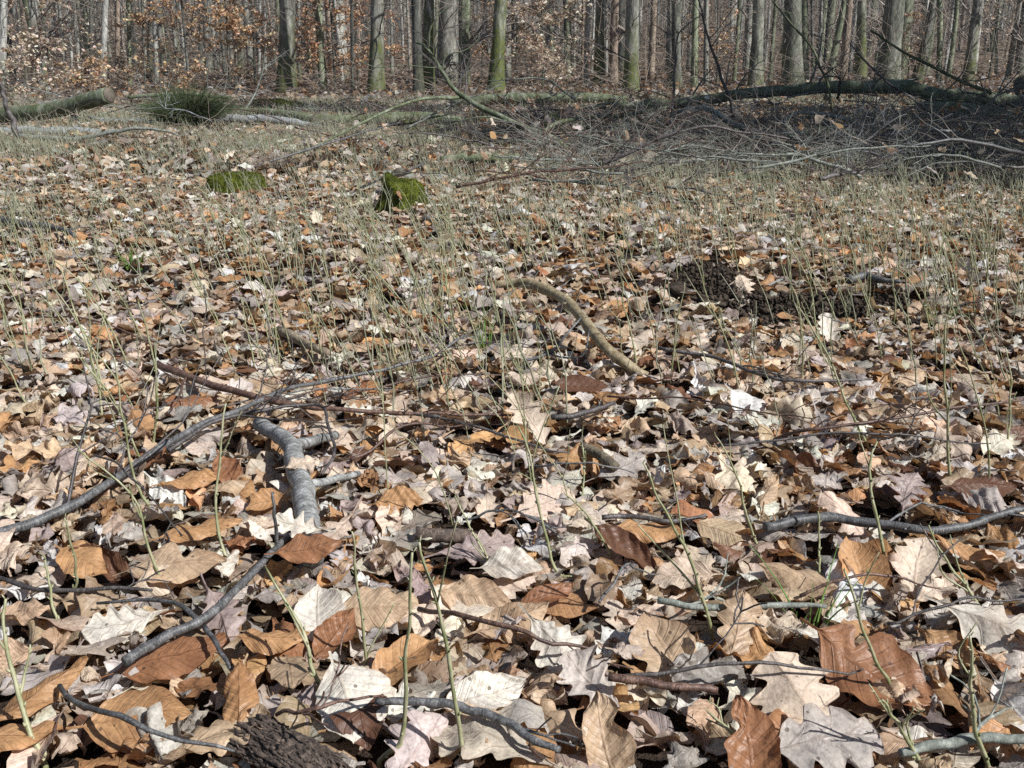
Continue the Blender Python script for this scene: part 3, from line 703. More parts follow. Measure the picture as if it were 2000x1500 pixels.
fallen('bare_stick', 'stick', 'arched barkless olive-brown stick rising from the leaves in the centre',
       G([(967, 557), (1010, 552), (1060, 563), (1110, 592), (1155, 645), (1195, 690), (1262, 736)], [.085, .092, .095, .085, .070, .052, .018]),
       [.0080, .0102, .0110, .0108, .0102, .0098, .0085], B_WOOD, 12, 30, 0.001, 0, seed=2, lump=0.07)
fallen('long_branch', 'branch', 'long dark grey branch crossing diagonally from the left edge to the middle',
       G([(-40, 1050), (80, 1012), (200, 955), (300, 885), (380, 838), (460, 800), (560, 762), (660, 738), (760, 720), (850, 690), (912, 652)], [.03, .035, .04, .04, .05, .06, .06, .055, .05, .055, .07]),
       [0.0056, 0.0056, 0.0053, 0.0050, 0.0046, 0.0040, 0.0036, 0.0033, 0.0030, 0.0026, 0.0020], B_SH, 8, 44, 0.002, 7, 0.22, 0.42, seed=3, tmat=B_DK)
fallen('tapered_stick', 'stick', 'brown tapered stick with a broken grey end, pointing right above the forked branch',
       G([(308, 712), (350, 728), (420, 752), (520, 780), (640, 798), (760, 806), (880, 808), (1010, 812)], [.05, .05, .055, .06, .06, .055, .05, .04]),
       [0.0064, 0.0064, 0.0059, 0.0051, 0.0038, 0.0030, 0.0024, 0.0017], B_RED, 8, 34, 0.0015, 3, 0.16, 0.4, seed=4)
fallen('thin_branch', 'branch', 'thin dark branch running just beside the long diagonal branch',
       G([(330, 880), (420, 822), (520, 800), (620, 790), (640, 830), (655, 880), (630, 925)], [.04, .06, .07, .07, .07, .06, .045]),
       [0.0030, 0.0030, 0.0026, 0.0023, 0.0021, 0.0021, 0.0019], B_DK, 6, 34, 0.0015, 4, 0.15, 0.6, seed=5)
fallen('slanting_stick', 'stick', 'slate-grey slanting stick with side twigs, lower left foreground',
       G([(243, 1292), (320, 1245), (395, 1212), (450, 1165), (512, 1098), (545, 1065), (580, 1035)], [.05, .05, .05, .05, .05, .05, .045]),
       [0.0046, 0.0045, 0.0043, 0.0039, 0.0037, 0.0034, 0.0030], B_SH, 8, 26, 0.0012, 1, 0.10, 0.5, seed=6,
       extra=[(G([(395, 1215), (345, 1178), (290, 1168), (190, 1178)], [.05, .05, .045, .04]), (.0026, .0014)),
              (G([(400, 1225), (430, 1265), (455, 1310)], [.05, .05, .04]), (.0026, .0016)),
              (G([(542, 1066), (538, 1010), (534, 960)], [.05, .085, .11]), (.0022, .0014))])
fallen('low_twig', 'twig', 'low purple-brown twig at the left edge, lying level',
       G([(-20, 1122), (60, 1146), (150, 1152), (230, 1150), (300, 1152)], .045), [0.0025, 0.0025, 0.0023, 0.0021, 0.0015], B_DK, 6, 22, 0.001, 1, 0.06, 0.5, seed=7)
fallen('kinked_twig', 'twig', 'kinked dark grey twig at the bottom, centre',
       G([(735, 1368), (800, 1372), (870, 1372), (915, 1385), (975, 1402), (1030, 1440), (1092, 1468)], .045),
       [0.0029, 0.0034, 0.0038, 0.0038, 0.0036, 0.0032, 0.0027], B_SH, 8, 26, 0.001, 1, 0.07, 0.5, seed=8,
       extra=[(G([(870, 1374), (840, 1380), (825, 1372), (800, 1385)], .04), (.003, .002))])
fallen('right_branch', 'branch', 'long dark branch lying level at the right, above the crinkled orange leaf',
       G([(1495, 1030), (1560, 1018), (1640, 1012), (1740, 1026), (1820, 1036), (1900, 1022), (1960, 1002), (2040, 990)], .042),
       [0.0056, 0.0056, 0.0053, 0.0051, 0.0049, 0.0045, 0.0041, 0.0037], B_SH, 9, 30, 0.0014, 2, 0.12, 0.4, seed=9, lump=0.09)
fallen('pale_stick', 'stick', 'thin pale green stick lying level at lower right',
       G([(1285, 1172), (1360, 1184), (1440, 1186), (1520, 1180), (1612, 1180)], .045), [.0034, .0034, .0032, .003, .002], B_BR, 7, 22, 0.001, 1, 0.08, 0.5, seed=10)
fallen('bowed_twig', 'twig', 'thin red-brown bowed twig arching to the right edge',
       G([(1505, 862), (1560, 842), (1640, 832), (1740, 818), (1860, 798), (2020, 778)], [.02, .05, .06, .065, .07, .07]),
       [.0026, .0026, .0024, .0022, .002, .0018], B_RED, 6, 30, 0.001, 2, 0.12, 0.5, seed=11)
fallen('brown_stick', 'stick', 'short reddish stick lying right of the standing brown leaf',
       G([(1188, 1322), (1250, 1330), (1320, 1340), (1400, 1345)], .05), [.0038, .0038, .0034, .003], B_RED, 7, 16, 0.0008, 0, seed=12)
fallen('black_stick', 'stick', 'short wet black stick in the centre',
       G([(1076, 815), (1120, 812), (1160, 800), (1200, 786)], .045), [.0045, .0045, .004, .003], B_DK, 8, 16, 0.001, 0, seed=13)
fallen('middle_twig', 'twig', 'thin dark twig lying level in the centre foreground',
       G([(1175, 1010), (1240, 1010), (1310, 1018), (1380, 1008)], .045), [.003, .003, .0028, .002], B_DK, 6, 16, 0.001, 1, 0.08, 0.5, seed=14)
fallen('crossing_twig', 'twig', 'thin twig sloping down to the right beyond the arched stick',
       G([(1285, 680), (1400, 700), (1480, 728), (1560, 745), (1700, 742)], .05), [.0035, .0035, .003, .003, .002], B_DK, 6, 22, 0.002, 2, 0.12, 0.5, seed=15)
fallen('thick_stub', 'stick', 'short brown wood stub under the leaves above the mauve-grey oak leaf',
       G([(812, 1042), (860, 1046), (918, 1046)], .032), [.0085, .0085, .008], B_ROT, 9, 10, 0.0008, 0, seed=16)
fallen('broken_stub', 'stick', 'short peeled brown stub in the centre, split across its middle',
       G([(1138, 872), (1165, 886), (1198, 908)], .045), [.0075, .008, .0075], B_TAN, 9, 10, 0.0008, 0, seed=17)
fallen('half_buried_stick', 'stick', 'half buried brown stick left of the tapered stick, farther back',
       G([(545, 645), (590, 668), (640, 690)], .04), [.010, .009, .007], B_TAN, 9, 12, 0.001, 0, seed=18)
fallen('edge_stick', 'stick', 'dark grey stick at the left edge level with the mossy stump',
       G([(-30, 425), (30, 434), (100, 442), (150, 462)], .05), [.012, .011, .009, .006], B_SH, 8, 18, 0.003, 2, 0.2, 0.4, seed=19)
fallen('red_twig', 'twig', 'thin forked twig lying in front of the arched stick',
       G([(1018, 706), (1070, 690), (1100, 662), (1136, 620)], [.04, .05, .08, .11]), [.0032, .003, .0026, .0016], B_SH, 6, 16, 0.001, 0, seed=20,
       extra=[(G([(1072, 690), (1110, 700), (1140, 692), (1150, 640)], [.05, .05, .06, .1]), (.002, .0012))])
fallen('grey_stick', 'stick', 'dark bent stick just behind the soil heap',
       G([(1655, 545), (1690, 540), (1712, 545), (1760, 552)], .07), [.010, .009, .008, .004], B_SH, 8, 14, 0.002, 0, seed=21)
fallen('corner_branch', 'branch', 'grey mossy twig half buried along the lower right corner',
       G([(1760, 1470), (1850, 1452), (1930, 1440), (2020, 1450)], .035), [0.0036, 0.0042, 0.0042, 0.0036], B_BR, 8, 16, 0.001, 1, 0.07, 0.5, seed=22)
# small sticks across the mid distance
def dist_word(py): return 'far' if py < 470 else ('middle' if py < 650 else 'near')
sp = []
tries = 0
while len(sp) < 20 and tries < 4000:
    tries += 1
    py = rng.uniform(395, 1400); px = rng.uniform(20, 1980)
    if all(math.hypot(px - a, (py - b) * 1.5) > 75 + (py - 400) * 0.07 for a, b in sp): sp.append((px, py))
for k, (px, py) in enumerate(sp):
    p = at(px, py, 0.04); a = rng.normal(0, 0.5); ln = rng.uniform(0.10, 0.34) * (0.7 if py > 1000 else 1.1)
    q = p + np.array([cos(a), sin(a), 0]) * ln; mid = (p + q) / 2 + np.array([0, rng.normal(0, .02), 0.02])
    q[2] = float(gz(q[0], q[1])) + .04
    r0 = rng.uniform(.0012, .0026)
    mt = [B_DK, B_RED, B_SH][k % 3]; cw = ['dark', 'red-brown', 'grey'][k % 3]
    o = fallen('twig', 'twig', 'x', [p, mid, q], [r0, r0 * .9, r0 * .5], mt, 6, 14, 0.003, int(rng.integers(0, 3)), 0.08, 0.6, seed=60 + k, group=SK)
    PEND.append((o, f"{'short' if ln < .2 else 'long'} {cw} twig", px, py))

# rotten chunk, bottom left
def rotten_chunk():
    root = empty('rotten_wood', at(560, 1465, 0.0))
    b = TB(); g = np.random.default_rng(3)
    p0, p1 = at(485, 1432, .026), at(650, 1525, .026)
    P = smooth_path([p0, (p0 + p1) / 2 + [0, 0, .004], p1], 60, .0006, 9); S = 72; ang = np.arange(S) * 2 * pi / S
    b.tube(P, .012, S); V = b.V[0]; ax = (p1 - p0) / np.linalg.norm(p1 - p0)
    for i in range(60):
        for j in range(S):
            q = V[i * S + j]; d = q - P[i]
            f = 1 + .30 * mn.fractal(Vector((cos(ang[j]) * 4, sin(ang[j]) * 4, i * .022)), .8, 2, 6) + .10 * mn.noise(Vector((ang[j] * 9, i * .25, 3)))
            f *= min(1, .55 + i * .06 + .25 * mn.noise(Vector((ang[j] * 3, 0, 7))))
            V[i * S + j] = P[i] + d * f * np.array([1.3, 1.3, .75])
    for k in range(260):
        an = g.uniform(-.3, pi + .3); s0 = g.uniform(-.08, .75); s1 = min(1.08, s0 + g.uniform(.15, .5)); rr_ = .012 * g.uniform(.85, 1.3)
        cr = np.cross(ax, [0, 0, 1]); cr /= np.linalg.norm(cr); up_ = np.cross(cr, ax)
        off = cr * cos(an) * rr_ * 1.3 + up_ * sin(an) * rr_ * .85
        Q = np.array([p0 + (p1 - p0) * (s0 + (s1 - s0) * t) + off for t in np.linspace(0, 1, 9)]) + g.normal(0, .0007, (9, 3))
        b.tube(Q, g.uniform(.0007, .0022) * np.array([.3, .8, 1, 1, 1.1, 1, 1, .7, .25]), 4)
    put('wood', b.mesh('wood', root.location), B_ROT, root)
    tag(root, 'dark rotten chunk of fibrous wood at the bottom edge, left of centre', 'rotten wood')
rotten_chunk()

# ------------------------------------------------------------------ soil heap
def blob(P, r, sub, amp, seed, flat=1.0):
    import bmesh
    bm = bmesh.new(); bmesh.ops.create_icosphere(bm, subdivisions=sub, radius=1.0)
    V = np.array([v.co[:] for v in bm.verts]); F = np.array([[v.index for v in f.verts] for f in bm.faces]); bm.free()
    d = np.array([mn.fractal(Vector(v * 1.8 + seed * 3.1), 1.0, 2.1, 4) for v in V])
    V = V * (1 + amp * d)[:, None]
    return np.asarray(P) + V * np.asarray(r) * np.array([1, 1, flat]), F
def soil():
    g = np.random.default_rng(5); Vs = []; Fs = []; n = 0
    cs = SOILS
    for c, (ex, ey), hh, cnt in cs:
        V, F = blob((c[0], c[1], float(gz(*c)) - .01), (ex, ey, hh), 5, .55, c[0] * 3); Vs.append(V); Fs.append(F + n); n += len(V)
        for _ in range(cnt):
            a = g.uniform(0, 2 * pi); q = math.sqrt(g.random()) * 1.18
            x, y = c[0] + cos(a) * q * ex, c[1] + sin(a) * q * ey
            z = float(gz(x, y)) + hh * math.sqrt(max(0, 1 - min(q, 1) ** 2)) + g.uniform(-.004, .012)
            V, F = blob((x, y, z), (.0010 + .0065 * g.random() ** 4) * g.uniform(.6, 1.3, 3), 1, 1.1, g.uniform(0, 50)); Vs.append(V); Fs.append(F + n); n += len(V)
    o = put('soil_heap', mesh_np('soil_heap', np.vstack(Vs), np.vstack(Fs), True), M_SOIL)
    tag(o, 'dark crumbly heap of dug-up soil among the stems, right of centre', 'soil heap')
soil()

# ------------------------------------------------------------------ stumps and moss
def moss_fuzz(V, F, n, ln, g):
    a, b, c = V[F[:, 0]], V[F[:, 1]], V[F[:, 2]]
    nr = np.cross(b - a, c - a); ar = np.linalg.norm(nr, axis=1); k = g.choice(len(F), n, p=ar / ar.sum())
    u, v = g.random(n), g.random(n); f = u + v > 1; u[f], v[f] = 1 - u[f], 1 - v[f]
    P = a[k] + (b - a)[k] * u[:, None] + (c - a)[k] * v[:, None]; N_ = nr[k] / ar[k][:, None]
    d = N_ + g.normal(0, .5, (n, 3)); d /= np.linalg.norm(d, axis=1)[:, None]
    s = np.cross(d, g.normal(0, 1, (n, 3))); s /= np.linalg.norm(s, axis=1)[:, None]
    l = g.uniform(.5, 1.2, n)[:, None] * ln
    T = np.stack([P - s * l * .18, P + s * l * .18, P + d * l], 1).reshape(-1, 3)
    return T, np.arange(n * 3).reshape(-1, 3)
def stump(px, py, w, h, label, seed, prong=False, cover=1.0, n=9000):
    g = np.random.default_rng(seed); p = at(px, py); root = empty('tree_stump', p)
    S, K = 40, 22; a = np.arange(S) * 2 * pi / S; V = []
    for k in range(K):
        t = k / (K - 1); z = -.02 + t * (h + .02)
        for j in range(S):
            rr = w / 2 * (1.12 - .22 * t + .25 * (1 - t) ** 4)
            q = Vector((cos(a[j]) * 1.3, sin(a[j]) * 1.3, z * 9 + seed))
            rr *= 1 + .24 * mn.fractal(q, 1, 2, 4)
            zz = z
            if prong:
                left = max(0, -cos(a[j])) ** 3; zz = z * (1 + .24 * left)
                rr *= 1 - 0.20 * max(0, cos(a[j] + .6)) * t ** 4
            if t > .85: rr *= math.sqrt(max(0.0, 1 - ((t - .85) / .155) ** 2)) if not prong else 1 - (t - .85) * 2.0
            V.append((cos(a[j]) * rr, sin(a[j]) * rr, zz))
    V = np.array(V); i, j = np.meshgrid(np.arange(K - 1), np.arange(S), indexing='ij')
    q = np.stack([i * S + j, i * S + (j + 1) % S, (i + 1) * S + (j + 1) % S, (i + 1) * S + j], -1).reshape(-1, 4)
    V = np.vstack([V, [[0, 0, h * .80]]]); jj = np.arange(S)
    tri = np.stack([np.full(S, len(V) - 1), (K - 1) * S + jj, (K - 1) * S + (jj + 1) % S], -1)
    put('wood', mesh_np('wood', V, [q, tri]), M_MOSS if cover > .8 else B_LOG, root)
    T = np.vstack([q[:, :3], q[:, [0, 2, 3]], tri])
    mv, mf = moss_fuzz(V, T, n, w * .04, g)
    put('moss', mesh_np('moss', mv, mf, False), M_MOSS, root)
    tag(root, label, 'tree stump'); return root
stump(787, 415, .155, .115, 'small round stump covered in bright green moss, left of centre', 1, True)
single_leaf((float(at(787, 415)[0]) - .0, float(at(787, 415)[1]) - .092, .035), 1.5, 1.2, 0, 0, .055, .036, 12, 0, 3, .002, (0.36, .21, .13), seed=77, sink=0, lift=.045
            ).update_tag()
bpy.data.objects[-1]
lo = [o for o in COL.objects if o.name.startswith('beech_leaf') and 'label' not in o and not any(o is p[0] for p in PEND)]
for o in lo: tag(o, 'brown beech leaf hanging on the front of the round mossy stump', 'leaf')
stump(466, 378, .22, .085, 'low flat stump topped with yellow-green moss, left of the round mossy one', 2, False, 1, 6000)
stump(800, 258, .12, .09, 'small moss cushion on the ground far behind the round mossy stump', 3, False, 1, 2500)
stump(1075, 262, .17, .14, 'mossy stump behind the fallen crown, right of centre', 4, False, 1, 3500)
def moss_patch(px, py, w, label, seed):
    p = at(px, py); V, F = blob((0, 0, 0), (w, w * .6, w * .28), 4, .4, seed)
    g = np.random.default_rng(seed); mv, mf = moss_fuzz(V, F, 2500, .012, g)
    o = put('moss_cushion', mesh_np('moss_cushion', np.vstack([V, mv]), [F, mf + len(V)]), M_MOSS, loc=p); tag(o, label, 'moss')
moss_patch(1612, 225, .10, 'bright moss cushion under the arched fallen trunk', 11)
moss_patch(1780, 240, .14, 'yellow-green moss cushion right of the first one, in the brush', 12)
moss_patch(1940, 322, .12, 'moss cushion low at the right edge in front of the brush', 13)
moss_patch(535, 210, .30, 'wide yellow-green mossy patch behind the far logs on the left', 14)

# ------------------------------------------------------------------ bilberry shoots
def shoot_mesh(path, r, g, nside, name='stem', S=6):
    """main stem with zigzag nodes and buds; returns mesh builder and side-shoot builders"""
    b = TB(); n = len(path)
    rr = r * np.linspace(1, .42, n) * (1 + .18 * (np.arange(n) % 3 == 0))
    b.tube(path, rr, S)
    for i in range(2, n, 2):       # buds
        a = path[i] - path[i - 1]; a /= np.linalg.norm(a) + 1e-9; s = np.cross(a, g.normal(0, 1, 3)); s /= np.linalg.norm(s) + 1e-9
        d = a * .8 + s * .6; q = path[i] + s * rr[i] * .7
        b.tube([q, q + d * .0022, q + d * .0048], [rr[i] * .45, rr[i] * .7, rr[i] * .12], 4)
    sides = []
    for _ in range(nside):
        i = int(g.uniform(.3, .85) * (n - 1)); a = path[i] - path[i - 1]; a /= np.linalg.norm(a) + 1e-9
        s = np.cross(a, g.normal(0, 1, 3)); s /= np.linalg.norm(s) + 1e-9; d = a * .85 + s * .45; d[2] = abs(d[2]) + .2; d /= np.linalg.norm(d)
        ln = np.linalg.norm(path[-1] - path[0]) * g.uniform(.18, .42)
        q = smooth_path([path[i], path[i] + d * ln * .5 + g.normal(0, .003, 3), path[i] + d * ln + g.normal(0, .004, 3) + [0, 0, ln * .15]], 8, .0006)
        e = TB(); e.tube(q, rr[i] * .7 * np.linspace(1, .45, 8), 5)
        for k in range(2, 8, 2): e.tube([q[k], q[k] + g.normal(0, .0016, 3) + d * .003], [rr[i] * .5, rr[i] * .15], 4)
        sides.append(e)
    return b, sides
def shoot(path, r, label, nside, g, mat=M_STEM):
    org = path[0].copy(); b, sides = shoot_mesh(path, r, g, nside)
    root = empty('bilberry_shoot', org); put('stem', b.mesh('stem', org), mat, root)
    for e in sides: put('side_shoot', e.mesh('side_shoot', org), mat, root)
    tag(root, label, 'plant shoot', 'bare bilberry shoots standing in the leaves'); return root
HS = [ # base..top pixel polylines of the tallest foreground shoots, radius mm, side shoots, label
 ([(912, 1520), (893, 1400), (870, 1260), (845, 1150), (818, 1062)], 2.3, 1, 'tallest bare shoot in the bottom centre, leaning left across the kinked twig'),
 ([(640, 1392), (608, 1290), (590, 1225), (555, 1170), (517, 1108)], 2.2, 1, 'olive shoot leaning left beside the big whitish leaf'),
 ([(742, 1510), (780, 1450), (792, 1380), (792, 1280), (802, 1190), (806, 1080)], 2.4, 0, 'forked olive shoot right of the big whitish leaf'),
 ([(975, 1158), (955, 1100), (925, 1040), (888, 968)], 2.0, 2, 'shoot over the mauve-grey oak leaf'),
 ([(1392, 1272), (1378, 1190), (1355, 1110), (1322, 1040), (1285, 975), (1258, 900)], 2.2, 2, 'tall pale shoot above the left end of the pale green stick'),
 ([(1732, 1142), (1722, 1060), (1702, 965), (1700, 900), (1712, 860)], 2.2, 1, 'straight shoot rising over the crinkled orange leaf'),
 ([(1755, 1395), (1735, 1330), (1700, 1270), (1672, 1190), (1650, 1115)], 2.1, 1, 'shoot crossing in front of the large rust-brown cupped leaf'),
 ([(1470, 1525), (1462, 1470), (1425, 1425), (1382, 1392)], 2.4, 2, 'three-pronged shoot before the dark standing leaf'),
 ([(1800, 1530), (1792, 1480), (1765, 1430), (1742, 1395), (1728, 1362)], 2.3, 3, 'many-pronged shoot near the lower right corner'),
 ([(1938, 1275), (1920, 1200), (1880, 1140), (1840, 1080), (1808, 1020)], 2.0, 2, 'forked shoot near the right edge below the right-hand branch'),
 ([(1925, 1520), (1905, 1420), (1897, 1330), (1893, 1240)], 2.2, 1, 'upright shoot close to the lower right corner'),
 ([(92, 1520), (55, 1420), (30, 1340), (10, 1250), (4, 1170)], 2.6, 2, 'bright green forked shoot in the lower left corner'),
 ([(295, 1010), (268, 950), (250, 870), (235, 790), (222, 700)], 2.0, 1, 'long leaning shoot at left, above the wide tan leaf'),
 ([(465, 1145), (438, 1080), (422, 1000), (432, 890), (438, 790)], 2.2, 1, 'tall green shoot just left of the thick grey branch'),
 ([(700, 1330), (715, 1290), (705, 1200), (692, 1100), (690, 1040)], 1.8, 1, 'curved shoot above the big whitish leaf'),
 ([(1130, 1150), (1085, 1110), (1060, 1020), (1040, 900), (1010, 830)], 2.1, 2, 'knobbly shoot standing before the upturned pale oak leaf'),
 ([(1200, 1120), (1180, 1060), (1140, 1000), (1100, 960)], 1.8, 2, 'low forked shoot in the centre foreground'),
 ([(1130, 1000), (1138, 960), (1140, 900), (1135, 870)], 1.8, 2, 'green forked shoot right of the upturned pale oak leaf'),
 ([(1480, 1100), (1460, 1010), (1440, 930), (1400, 850)], 1.8, 2, 'arching shoot by the left end of the right-hand branch'),
 ([(1605, 1180), (1600, 1110), (1602, 1060), (1597, 1000)], 1.7, 0, 'pair of short straight shoots left of the crinkled orange leaf'),
 ([(1855, 970), (1852, 880), (1850, 800), (1842, 700), (1848, 620)], 2.1, 3, 'tall bushy shoot at right, above the right-hand branch'),
 ([(1700, 900), (1660, 800), (1620, 700), (1560, 600)], 2.0, 3, 'long grey leaning shoot below the dark soil heap'),
 ([(300, 905), (306, 800), (300, 700), (270, 590)], 2.0, 1, 'long shoot right of the left-hand leaning one'),
 ([(200, 840), (190, 740), (150, 620), (120, 520)], 1.9, 1, 'long shoot leaning left in the left middle distance'),
 ([(140, 1190), (150, 1130), (142, 1070), (128, 1010)], 1.7, 0, 'thin brown shoot above the low purple twig'),
 ([(140, 1260), (108, 1200), (95, 1130), (82, 1080)], 1.9, 0, 'weathered grey shoot left of the thin brown one'),
]
gs = np.random.default_rng(21)
heads = []
for i, (pl, r, ns, lab) in enumerate(HS):
    b = at(*pl[0]); b[2] += 0.012
    pts = [b]; Y = b[1]
    for k, (px, py) in enumerate(pl[1:]): pts.append(atd(px, py, Y + .012 * (k + 1) * (1 if i % 2 else -.4)))
    P = smooth_path(pts, 20, .0011, 300 + i); P = np.vstack([b - [0, 0, .025], P])
    shoot(P, r / 1000 * .95, lab, ns, gs); heads.append(b[:2])
    
def stem_xy(n, y0, y1, margin=.2):
    y = np.sqrt(rng.uniform(y0 ** 2, y1 ** 2, n)); x = rng.uniform(-1, 1, n) * (.55 * y + margin)
    return x, y
def clump(x, y):
    return np.clip(.5 + .75 * np.sin(x * 3.1 + 2 * np.sin(y * 2.3)) * np.sin(y * 2.7 + 1.5 * np.sin(x * 1.9)), 0, 1)
PROT = []
for pl, dep in (([(967, 557), (1060, 563), (1130, 612), (1195, 690), (1262, 738)], 9), ([(607, 1085), (592, 960), (570, 872), (505, 828)], 9), ([(655, 850), (572, 872)], 9),
           ([(745, 380), (830, 380)], 9), ([(745, 350), (830, 350)], 9), ([(308, 712), (420, 752), (640, 798)], 9), ([(1340, 560), (1450, 560)], 9), ([(0, 235), (120, 215), (213, 186)], 9)):
    for (a, b), (c, d) in zip(pl[:-1], pl[1:]):
        m_ = int(math.hypot(c - a, d - b) / 8) + 1
        PROT += [(a + (c - a) * t / m_, b + (d - b) * t / m_) for t in range(m_ + 1)]
PROT = np.array(PROT)
def clear_view(x, y, hh, frac=.8):
    qx, qy, f = proj(np.stack([x, y, gz(x, y)], -1)); hp_ = hh * FPX / f
    hit = np.zeros(len(x), bool)
    for i in range(len(x)):
        hit[i] = np.any((np.abs(PROT[:, 0] - (qx[i] - .1 * hp_[i])) < 13) & (PROT[:, 1] < qy[i] + 4) & (PROT[:, 1] > qy[i] - hp_[i]))
    return ~(hit & (rng.random(len(x)) < frac))
# individual shoots: nearest ones
cand = 4000; x, y = stem_xy(cand, .8, 2.9)
keep = rng.random(cand) < (.25 + .9 * clump(x, y)) * np.clip((y - .7) / 1.3, .22, 1)
x, y = x[keep], y[keep]
px, py, _ = proj(np.stack([x, y, gz(x, y)], -1)); ok = (px > 0) & (px < 2000) & (py < 1500) & clear_view(x, y, .18)
x, y, px, py = x[ok], y[ok], px[ok], py[ok]
sel = []
for i in range(len(x)):
    if py[i] > 1050 and any(math.hypot(x[i] - h[0], y[i] - h[1]) < .07 for h in heads): continue
    sel.append(i)
    if len(sel) >= 300 - len(HS): break
NEAR = sel
near_set = [(x[i], y[i]) for i in sel]
hts = []
for i in sel:
    h = gs.uniform(.12, .24) * (0.8 if py[i] > 1100 else 1.0); lean = gs.normal(-.22, .17); ly = gs.normal(0, .12)
    b = np.array([x[i], y[i], float(gz(x[i], y[i])) + .004])
    pts = [b, b + [lean * h * .25, ly * h * .4, h * .35], b + [lean * h * .7 + gs.normal(0, .006), ly * h * .8, h * .72], b + [lean * h * 1.15 + gs.normal(0, .012), ly * h, h]]
    ns = int(gs.integers(0, 4)); r = gs.uniform(0.9, 1.7) / 1000
    hw = 'tall' if h > .2 else ('short' if h < .14 else 'mid-height')
    lw = 'left-leaning' if lean < -.28 else ('right-leaning' if lean > -.0 else 'upright')
    nw = ['unbranched', 'once-forked', 'forked', 'bushy'][ns]
    o = shoot(smooth_path(pts, 13, .0016), r, 'x', ns, gs)
    PEND.append((o, f'{hw} {lw} {nw} shoot', px[i], py[i]))
# the rest as one mass
def stem_mass():
    Vs, Fs, n = [], [], 0
    for (y0, y1, cnt, rr, S, K) in ((1.3, 2.9, 380, .0013, 4, 7), (2.9, 5.2, 2500, .0014, 3, 6), (5.2, 8.2, 9500, .0016, 3, 5), (8.2, 12.5, 9500, .0022, 3, 4)):
        ym = (y0 + y1) / 2; cnt = int(cnt * (.55 * ym + .95) / (.55 * ym + .2)); xx, yy = stem_xy(int(cnt * 1.8), y0, y1, .95)
        c = clump(xx, yy); k = rng.random(len(xx)) < (.18 + .9 * c) ; xx, yy = xx[k][:cnt], yy[k][:cnt]
        k = clear_view(xx, yy, .15); xx, yy = xx[k], yy[k]; m = len(xx)
        h = rng.uniform(.10, .235, m) * {1.3: .95, 2.9: .74, 5.2: .55, 8.2: .46}[y0] * (.8 + .35 * clump(xx * 2, yy * 2)); lean = rng.normal(-.2, .22, m); ly = rng.normal(0, .16, m)
        t = np.linspace(0, 1, K)[None, :]
        bend = rng.normal(0, .10, (m, 1))
        P = np.stack([xx[:, None] + h[:, None] * (lean[:, None] * t + bend * np.sin(t * 4) * .5) + rng.normal(0, .002, (m, K)),
                      yy[:, None] + h[:, None] * ly[:, None] * t, gz(xx, yy)[:, None] + h[:, None] * t], -1)
        R_ = rr * rng.uniform(.7, 1.35, (m, 1)) * (1 - .5 * t)
        V, F = batch_tubes(P, R_, S); Vs.append(V); Fs.append(F + n); n += len(V)
        # side shoots
        ms = int(m * (1.6 if y0 < 5 else 1.3)); idx = rng.integers(0, m, ms); kk = rng.uniform(.25, .85, ms)
        f = kk * (K - 1); i0 = f.astype(int); fr = (f - i0)[:, None]
        B = P[idx, i0] * (1 - fr) + P[idx, i0 + 1] * fr
        ln = h[idx] * rng.uniform(.18, .42, ms)
        d = np.stack([rng.normal(-.1, .42, ms), rng.normal(0, .42, ms), rng.uniform(.6, 1, ms)], -1); d /= np.linalg.norm(d, axis=1)[:, None]
        t3 = np.linspace(0, 1, 3)[None, :, None]
        Q = B[:, None] + d[:, None] * ln[:, None, None] * t3 + rng.normal(0, .002, (ms, 3, 3)) * (t3 > 0)
        V, F = batch_tubes(Q, np.repeat(rr * .6 * np.array([[1, .8, .45]]), ms, 0), 3); Vs.append(V); Fs.append(F + n); n += len(V)
    o = put('bilberry_undergrowth', mesh_np('bilberry_undergrowth', np.vstack(Vs), np.vstack(Fs)), M_STEMF)
    tag(o, 'dense pale green bare shoots covering the clearing floor', 'undergrowth', None, 'stuff')
stem_mass()

# ------------------------------------------------------------------ grass tufts
def tuft(px, py, n, h, spread, mat, name, label, cat='grass', seed=0, w=.0016, droop=.5, Y=None):
    g = np.random.default_rng(seed); p = at(px, py); K = 6; t = np.linspace(0, 1, K)[None, :]
    a = g.uniform(0, 2 * pi, n); q = np.sqrt(g.random(n)) * spread; bx, by = np.cos(a) * q, np.sin(a) * q * .7
    H = h * g.uniform(.45, 1.1, n) * (1 - .35 * q / spread); ln = g.uniform(.1, .8, n) * (.5 + q / spread)
    dx = np.cos(a) * ln + g.normal(0, .2, n); dy = np.sin(a) * ln + g.normal(0, .2, n)
    c = lambda v: v[:, None]
    X = c(bx) + c(H * dx) * t ** 1.6; Yy = c(by) + c(H * dy) * t ** 1.6; Z = c(H) * (t - droop * t ** 3 * c(np.abs(ln)))
    P = np.stack([X, Yy, Z], -1); P[..., 2] += .005
    V, F = batch_tubes(P, w * g.uniform(.6, 1.3, (n, 1)) * (1 - .75 * t), 3)
    o = put(name, mesh_np(name, V, F), mat, loc=p); tag(o, label, cat); return o
tuft(262, 530, 26, .085, .022, M_GRASS, 'grass_tuft', 'small fresh green grass tuft on the left among the leaves', seed=1)
tuft(950, 690, 16, .12, .015, M_GRASS, 'grass_tuft', 'thin green grass blades left of the arched stick', seed=2, w=.0010, droop=.1)
tuft(1580, 1260, 11, .12, .018, M_GRASS, 'grass_tuft', 'few green blades with reddish feet at lower right', seed=3, w=.0011, droop=.1)
tuft(790, 745, 70, .10, .02, M_STRAW, 'dry_sprig', 'dry grassy sprig of fine straw-coloured needles left of centre', seed=4, w=.0006, droop=.8)
